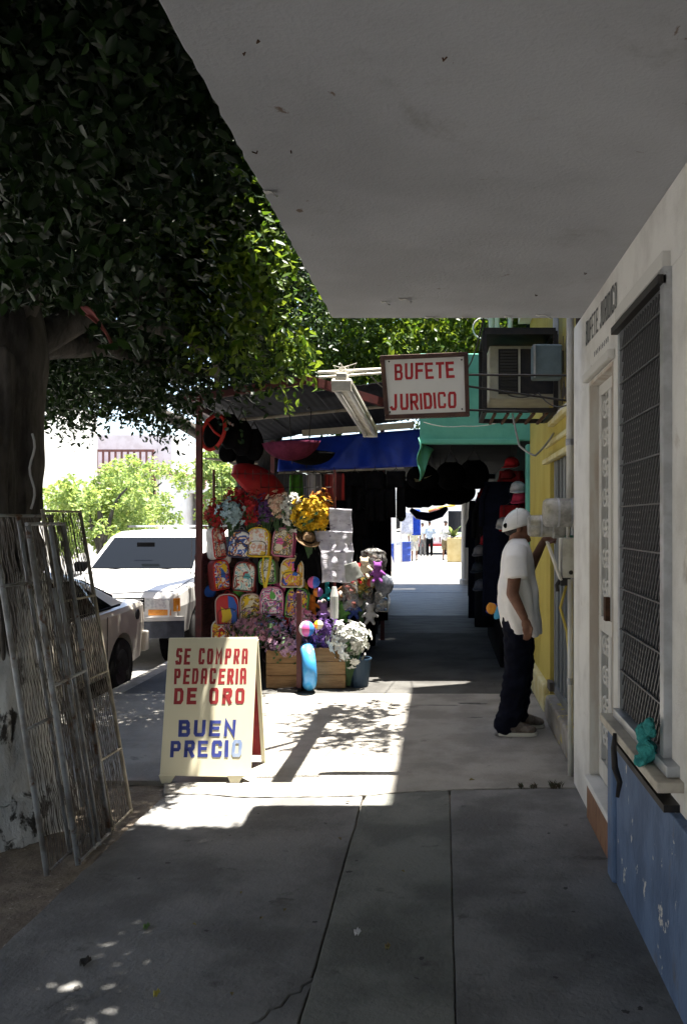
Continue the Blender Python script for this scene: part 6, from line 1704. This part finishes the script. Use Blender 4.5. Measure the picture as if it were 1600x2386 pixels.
b.tube([(.565,6.70,1.41),(.60,6.76,1.33),(.64,6.79,1.24)], [.075,.08,.085], 16)
o = b.build('t_shirt', M_tee, man, smooth=True)
md = o.modifiers.new('r', 'REMESH'); md.mode = 'VOXEL'; md.voxel_size = .008; md.use_smooth_shade = True
ms = o.modifiers.new('s', 'SMOOTH'); ms.iterations = 4; ms.factor = .5
bake(o)
from mathutils import noise as mn
def tee_fold(co):
    z = co.z
    k = min(1, max(0, (1.42-z)/.3))
    q = Vector((co.x*9+z*3.2, co.y*8, z*2.6))
    f = mn.noise(q)*.018+mn.noise(q*2.3)*.011
    d = (co.x+.56)*.9-(1.3-z)*.16          # creases fanning from the lifted arm
    f += .009*math.sin(d*75+mn.noise(q)*2)*k*max(0, min(1, (co.x+.02)*7))
    return f*k
push(o.data, tee_fold)
o.data.polygons.foreach_set('use_smooth', [True]*len(o.data.polygons))
# skin: head, neck, arms and hands, one surface
pr = [('e',(.572,YM,1.575),(.094,.074,.108)), ('e',(.605,YM,1.51),(.062,.054,.062)), ((.553,YM,1.40),(.566,YM,1.52),.060,.056),
      ('e',(.664,YM,1.545),(.020,.014,.022)), ('e',(.652,YM,1.505),(.020,.026,.014)), ('e',(.648,YM,1.465),(.022,.026,.02)), ('e',(.575,YM-.074,1.555),(.02,.012,.032)), ('e',(.575,YM+.074,1.555),(.02,.012,.032)),
      ((.548,6.345,1.34),(.508,6.305,1.075),.055,.046), ((.508,6.305,1.075),(.590,6.27,.905),.046,.031), ('e',(.607,6.265,.85),(.036,.02,.052),(0,-.18,0)),
      ((.57,6.74,1.36),(.69,6.80,1.235),.052,.044), ((.69,6.80,1.235),(.782,6.75,1.435),.044,.03), ('e',(.806,6.735,1.46),(.045,.022,.034),(0,-.35,0))]
for i in range(4):
    x = .585+.0155*i; ln = (.0,.008,.006,-.004)[i]
    pr += [((x,6.262,.815),(x+.010,6.258,.778-ln),.0105,.0095), ((x+.010,6.258,.778-ln),(x+.004,6.266,.748-ln),.0095,.008)]
    zz = 1.485-.0155*i
    pr += [((.826,6.728,zz),(.862+ln,6.718,zz+.012),.0100,.009), ((.862+ln,6.718,zz+.012),(.878+ln*.5,6.712,zz-.004),.009,.008)]
pr += [((.628,6.258,.86),(.645,6.248,.825),.012,.0105), ((.645,6.248,.825),(.642,6.246,.795),.0105,.009)]
pr += [((.81,6.722,1.45),(.838,6.702,1.437),.012,.010), ((.838,6.702,1.437),(.86,6.70,1.447),.010,.009)]
blob('body', pr, M_skin, man, .0062, 3)
jr = [('e',(.578,YM,.87),(.118,.165,.13)), ((.56,6.47,.84),(.558,6.45,.50),.112,.098), ((.558,6.45,.50),(.492,6.435,.12),.098,.093), ((.492,6.435,.12),(.462,6.435,.085),.088,.082),
      ((.59,6.63,.84),(.605,6.645,.50),.112,.098), ((.605,6.645,.50),(.568,6.66,.12),.098,.092), ((.568,6.66,.12),(.56,6.66,.085),.094,.094)]
blob('jeans', jr, M_jean, man, .0095, 3, (.017, 10, 1.7))
for lab, (hx, y, tx) in (('shoe',(.455,6.415,.675)), ('shoe',(.55,6.665,.76))):
    sh = blob('shoe', [((hx,y,.07),(hx+.06,y,.075),.046,.052), ((hx+.06,y,.075),(tx-.02,y-.01,.05),.052,.034), ('e',(tx-.03,y-.01,.05),(.055,.044,.03))], mat('brown_suede', (.11,.085,.07), (.2,.17,.14), 30, rough=.8), man, .008, 3)
    q = MB(); pts = []
    for i in range(20):
        a = 6.283*i/20; cx = (hx-.045+tx+.03)/2; pts.append((cx+((tx+.03-hx+.045)/2)*math.cos(a), y-.006+.047*math.sin(a)*(1+.12*math.cos(a)), 0.004))
    q.prism(pts, (0,0,.028)); q.build('sole', mat('sole_white', (.6,.58,.5), rough=.7), sh, bevel=.006)
    q = MB()
    for k in range(4): q.tube([(tx-.10-.022*k, y-.03, .083+.008*k), (tx-.105-.022*k, y+.02, .085+.008*k)], .0045, 5)
    q.build('laces', mat('lace', (.5,.48,.42), rough=.8), sh)
blob('hair', [('e',(.556,YM,1.575),(.096,.080,.085)), ('e',(.505,YM,1.535),(.04,.06,.04))], mat('black_hair', (.012,.010,.009), rough=.7), man, .009, 3)
q = MB()
rg_ = []
for i in range(9):
    th = math.pi/2*i/8
    rg_.append([Vector((.562+.110*math.cos(a)*math.cos(th), YM+.094*math.sin(a)*math.cos(th), 1.578+.032*math.cos(a)*math.cos(th)+.122*math.sin(th)**.9)) for a in [6.283*j/28 for j in range(28)]])
q.loft([[p+Vector((0,0,-.022)) for p in rg_[0]]]+rg_, cap=False)
capo = q.build('cap', mat('white_cap', (.78,.77,.74), (.7,.69,.66), 10, rough=.85), man, smooth=True, solid=.004)
q = MB(); q.ell((.562,YM,1.702), (.010,.010,.006), 8, 5); q.build('button', mat('white_cap', (0,0,0)), capo)
for k in range(6):
    a = 6.283*k/6+.5; q = MB(); q.tube([Vector((.562+.1125*math.cos(a)*math.cos(th), YM+.0965*math.sin(a)*math.cos(th), 1.579+.032*math.cos(a)*math.cos(th)+.1235*math.sin(th)**.9)) for th in [.02+i*.19 for i in range(8)]], .0016, 4); q.build('seam', mat('cap_seam', (.4,.39,.37), rough=.8), capo)
q = MB()
def brim(u, v):
    a = (u-.5)*2.2; r0 = .10; x = .562+(r0+.085*v*math.cos(a*.9))*math.cos(a*.75)
    return Vector((x, YM+.088*math.sin(a)*(1+.02*v), 1.578-.022*v-.05*(a*a)*.12))
q.grid(brim, 12, 5); q.build('brim', mat('white_cap', (0,0,0)), capo, smooth=True, solid=.004)
q = MB(); q.ell((.479,YM-.052,1.573), (.012,.036,.020), 12, 8, (0,0,-.8)); q.build('strap_gap', M_black, capo, smooth=True)
for s in (-1, 1):
    q = MB(); q.ell((.648,YM+s*.03,1.567), (.010,.012,.008), 8, 6); q.build('eye', mat('eye_white', (.5,.48,.45), rough=.3), man)
toy = thing('plush_toy', 'small orange and blue plush toy hanging behind the hip of the man', 'toy', (.40, 6.60, .86))
blob('head', [('e',(.372,6.60,.935),(.042,.04,.045)), ('e',(.36,6.585,.965),(.016,.016,.02))], mat('orange_plush', (.55,.24,.03), (.45,.18,.02), 20, rough=.9), toy, .008, 3)
blob('torso', [('e',(.425,6.60,.905),(.038,.038,.05)), ('e',(.405,6.60,.87),(.018,.02,.02))], mat('blue_plush', (.06,.30,.5), rough=.9), toy, .008, 3)
q = MB(); q.tube([(.415,6.6,.95),(.43,6.6,.985),(.46,6.6,.99)], .004, 5); q.build('cord', M_dark, toy)

def walker(label, x, y, h, shirt, lower, shorts, skin=M_skin, hair=True, seed=0, face=0):
    t = thing('person', label, 'person', (x, y, 0)); s = h/1.7
    def q(dx, dy, z): return (x+dx*s, y+dy*s, z*s)
    st_ = .10
    body = [('e', q(0,0,1.58), (.075*s,.09*s,.11*s)), (q(0,0,1.38), q(0,0,1.5), .05*s, .05*s)]
    for k in (-1, 1):
        body += [(q(k*.2,0,1.34), q(k*.25,.05*k,1.08), .045*s, .04*s), (q(k*.25,.05*k,1.08), q(k*.24,-.06*k,.86), .04*s, .03*s), ('e', q(k*.24,-.08*k,.80), (.03*s,.03*s,.06*s))]
        body += [(q(k*.09,st_*k,.5), q(k*.09,st_*1.3*k,.08), .055*s, .04*s)]
    blob('body', body, skin, t, .022, 3)
    blob('shirt', [(q(0,0,.95), q(0,0,1.2), .16*s, .17*s), (q(-.13,0,1.33), q(.13,0,1.33), .09*s, .09*s), (q(0,0,1.1), q(0,0,1.34), .165*s, .14*s), (q(-.19,0,1.34), q(-.25,-.04,1.14), .075*s, .075*s), (q(.19,0,1.34), q(.25,.04,1.14), .075*s, .075*s)], shirt, t, .025, 3)
    pr = [('e', q(0,0,.88), (.165*s,.12*s,.13*s))]
    for k in (-1, 1):
        pr += [(q(k*.085,0,.82), q(k*.09,st_*k,.5), .095*s, .085*s)]
        if not shorts: pr += [(q(k*.09,st_*k,.5), q(k*.09,st_*1.3*k,.1), .08*s, .065*s)]
    blob('shorts' if shorts else 'trousers', pr, lower, t, .022, 3)
    for k in (-1, 1):
        blob('shoe', [(q(k*.09,st_*1.3*k+.04,.045), q(k*.09,st_*1.3*k-.14,.04), .045*s, .04*s)], M_black, t, .02, 1)
    blob('hair', [('e', q(0,.015,1.62), (.085*s,.1*s,.095*s))], mat('black_hair', (0,0,0)), t, .02, 2)
walker('person in pale yellow top and light shorts walking in the sun', -1.17, 35.0, 1.58, cl('pale_yellow',(.6,.58,.4)), cl('pale_shorts',(.55,.55,.5)), True)
walker('person in white shirt and khaki shorts walking in the sun', .10, 35.6, 1.64, cl('shirt_white',(.66,.65,.62)), cl('khaki',(.25,.2,.11)), True)
walker('person in light blue shirt and black trousers further along the walkway', -.62, 39.2, 1.62, cl('pale_blue',(.4,.48,.58)), M_black, False)
walker('person in white top beside the pale yellow walker', -.95, 39.8, 1.55, cl('shirt_white',(0,0,0)), cl('grey_trousers',(.2,.2,.2)), False)

# ================================================================== far end of the walkway
def barrel(label, x, y, r, h):
    t = thing('barrel', label, 'barrel', (x, y, 0))
    b = MB(); b.lathe([(0,0),(r*.95,0),(r,.03),(r,h*.3),(r*1.04,h*.32),(r*1.04,h*.36),(r,h*.38),(r,h*.64),(r*1.04,h*.66),(r*1.04,h*.7),(r,h*.72),(r*.97,h),(0,h)], (x,y,0), n=20)
    b.build('drum', mat('blue_plastic', (.03,.07,.35), (.025,.055,.28), 5, rough=.4), t, smooth=False)
    b = MB(); b.lathe([(r*.99,h-.03),(r*1.03,h-.03),(r*1.03,h+.015),(0,h+.015)], (x,y,0), n=20); b.build('lid', mat('blue_plastic', (0,0,0)), t)
barrel('blue plastic barrel with lid beside the white frame', -1.5, 34.2, .22, .78)
barrel('blue plastic barrel partly hidden behind the white sloping board', -2.0, 32.5, .22, .75)
pl = thing('planter', 'tall yellow plastered planter box beside the column', 'planter', (.55, 34, 0))
b = MB(); b.box(.16,.92, 33.7, 34.4, 0, .96); b.build('box', mat('yellow_plaster', (.62,.5,.24), (.55,.42,.18), 3, rough=.85), pl, bevel=.02)
b = MB(); b.box(.2,.88, 33.75, 34.35, .961, .985); b.build('soil', M_dirt, pl)
pm = thing('palm_plant', 'green and yellow broad leaved plant growing in the planter', 'plant', (.45, 34.1, .98)); rr = random.Random(44)
for k in range(16):
    a = rr.uniform(0, 6.283); l = rr.uniform(.5, 1.0); e = rr.uniform(.5, 1.3); b = MB()
    dirn = Vector((math.cos(a)*math.cos(e), math.sin(a)*math.cos(e), math.sin(e)))
    sd = dirn.cross(Vector((0,0,1))).normalized()
    pts = []; base_p = Vector((.42, 34.1, .98))
    b.grid(lambda u, v: base_p+dirn*l*u+Vector((0,0,-.35*u*u*l))+sd*(v-.5)*.16*math.sin(math.pi*min(1, u*.9+.1)), 6, 2)
    b.build('leaf', mat('palm_green', (.05,.12,.03), (.2,.22,.05), 6, rough=.5), pm, smooth=True)
fs = thing('frame_stall', 'white framed open stall with hanging goods in the sun', 'stall', (-1.9, 30, 0))
for x, y in ((-1.62,29),(-1.62,33),(-2.6,29),(-2.6,33)):
    b = MB(); b.beam((x,y,0),(x,y,2.2),.07,.07); b.build('post', M_bwhite, fs)
for z in (1.3, 2.2):
    b = MB(); b.beam((-1.62,29.04,z),(-1.62,32.96,z),.05,.05); b.build('rail', M_bwhite, fs)
    b = MB(); b.beam((-2.56,29,z),(-1.66,29,z),.05,.05); b.build('rail', M_bwhite, fs)
b = MB(); b.prism([(-1.95,27.5,0),(-1.5,27.5,0),(-2.0,27.5,1.6),(-2.05,27.5,1.6)], (0,.04,0))
b.build('leaning_board', M_bwhite, center=True, label='white sloping board standing before the white framed stall', cat='board')
hang('towel', 'pale striped cloth on the white framed stall', 'towel', -1.3, 31, 2.0, 1.15, .4, cl('pale_stripe',(.5,.52,.6)), 4)
hang('towel', 'royal blue cloth on the white framed stall', 'towel', -.98, 31.4, 2.05, 1.1, .3, cl('royal_cloth',(.02,.06,.4)), 4)
t = thing('inflatable_boat', 'brown and yellow inflatable hanging high at the far end', 'toy', (-.3, 36, 1.95))
b = MB(); b.tube([(-.6,36,1.98),(-.3,36,2.06),(.05,36,2.16)], [.06,.13,.06], 10); b.build('hull', mat('brown_vinyl', (.2,.06,.03), rough=.4), t, smooth=True)
b = MB(); b.tube([(-.62,36,2.05),(-.1,35.95,2.2),(.5,35.95,2.28)], .04, 8); b.build('stripe', mat('yellow_vinyl', (.6,.42,.05), rough=.4), t, smooth=True)
b = MB(); b.beam((-2.2,36.1,2.52),(1.38,36.1,2.52),.04,.04); b.tube([(-.3,36,2.15),(-.3,36.08,2.52)], .008, 5); b.build('hanging_bar', M_steel, t)

# ------------------------------------------------------------------ litter on the sidewalk
lr = random.Random(17)
leafm = mat('dry_leaf', (.14,.10,.04), (.22,.2,.06), 20, rough=.8)
for k, (dx, dy, lab) in enumerate(((195,2203,'dark crumpled leaf on the sidewalk near the left edge'),(358,2276,'small yellow leaf on the near sidewalk slab'),(816,2135,'white scrap of paper on the middle sidewalk strip'),(885,2168,'brown scrap on the middle sidewalk strip'),(335,2122,'small green leaf on the left sidewalk slab'))):
    Yl = EYE*F/(dy*1.0204-HY); X = (dx*1.0204-VX)*Yl/F
    b = MB(); s = (.025,.014,.018,.014,.016)[k]
    def f(u, v): return Vector((X+(u-.5)*s*1.6*math.sin(math.pi*(.15+.7*v)), Yl+(v-.5)*s*2, .004+.012*math.sin(u*4+v*3)**2+.006*v))
    b.grid(f, 4, 4)
    b.build(('leaf','leaf','paper_scrap','scrap','leaf')[k], (mat('dark_leaf', (.03,.025,.02), rough=.8), mat('yellow_leaf', (.4,.35,.06), rough=.7), mat('paper', (.6,.6,.6), rough=.8), leafm, mat('green_leaf', (.08,.16,.03), rough=.6))[k], smooth=True, solid=.002, center=True, label=lab, cat=('leaf','leaf','paper','scrap','leaf')[k])
w = thing('weed_tuft', 'small dark weeds growing from the crack at the pilaster foot', 'weed', (.64, 5.17, 0))
b = MB()
for k in range(70):
    g = (.70,.66,.54,.47)[k % 4]
    x = g+lr.gauss(0,.012); y = 5.165+lr.gauss(0,.012); a = lr.uniform(0,6.28); h = lr.uniform(.012,.055)*(1 if g > .6 else .6)
    b.add([(x,y,-.01),(x+.012*math.cos(a),y+.012*math.sin(a),h*.6),(x+.022*math.cos(a),y+.022*math.sin(a),h),(x+.004,y+.006,h*.5)], [(0,1,2,3)])
b.build('blades', mat('weed_green', (.03,.045,.02), (.06,.04,.02), 30, rough=.8), w, fix=False)

# dry leaves blown over the sidewalk
ll = MB()
ll.add([(0,0,0),(.016,.008,.006),(.034,.004,.002),(.02,-.008,.008)], [(0,1,2),(0,2,3)])
lme = None
for k in range(12):
    Yk = lr.uniform(2.35, 7.6); x = lr.uniform(-1.55, .7)
    if k == 0:
        lo = ll.build('dry_leaf', leafm, fix=False); lme = lo.data
    else:
        lo = new_obj('dry_leaf', lme)
    lo.location = (x, Yk, .006); lo.rotation_euler = (lr.uniform(-.2,.2), lr.uniform(-.2,.2), lr.uniform(0,6.28)); sc = lr.uniform(.6,1.3); lo.scale = (sc,sc,sc)
    tag(lo, 'tiny dry brown leaf fallen on the open sidewalk', 'leaf', 'dry leaves on the sidewalk')

if BAKE is not None: bpy.data.scenes.remove(BAKE)
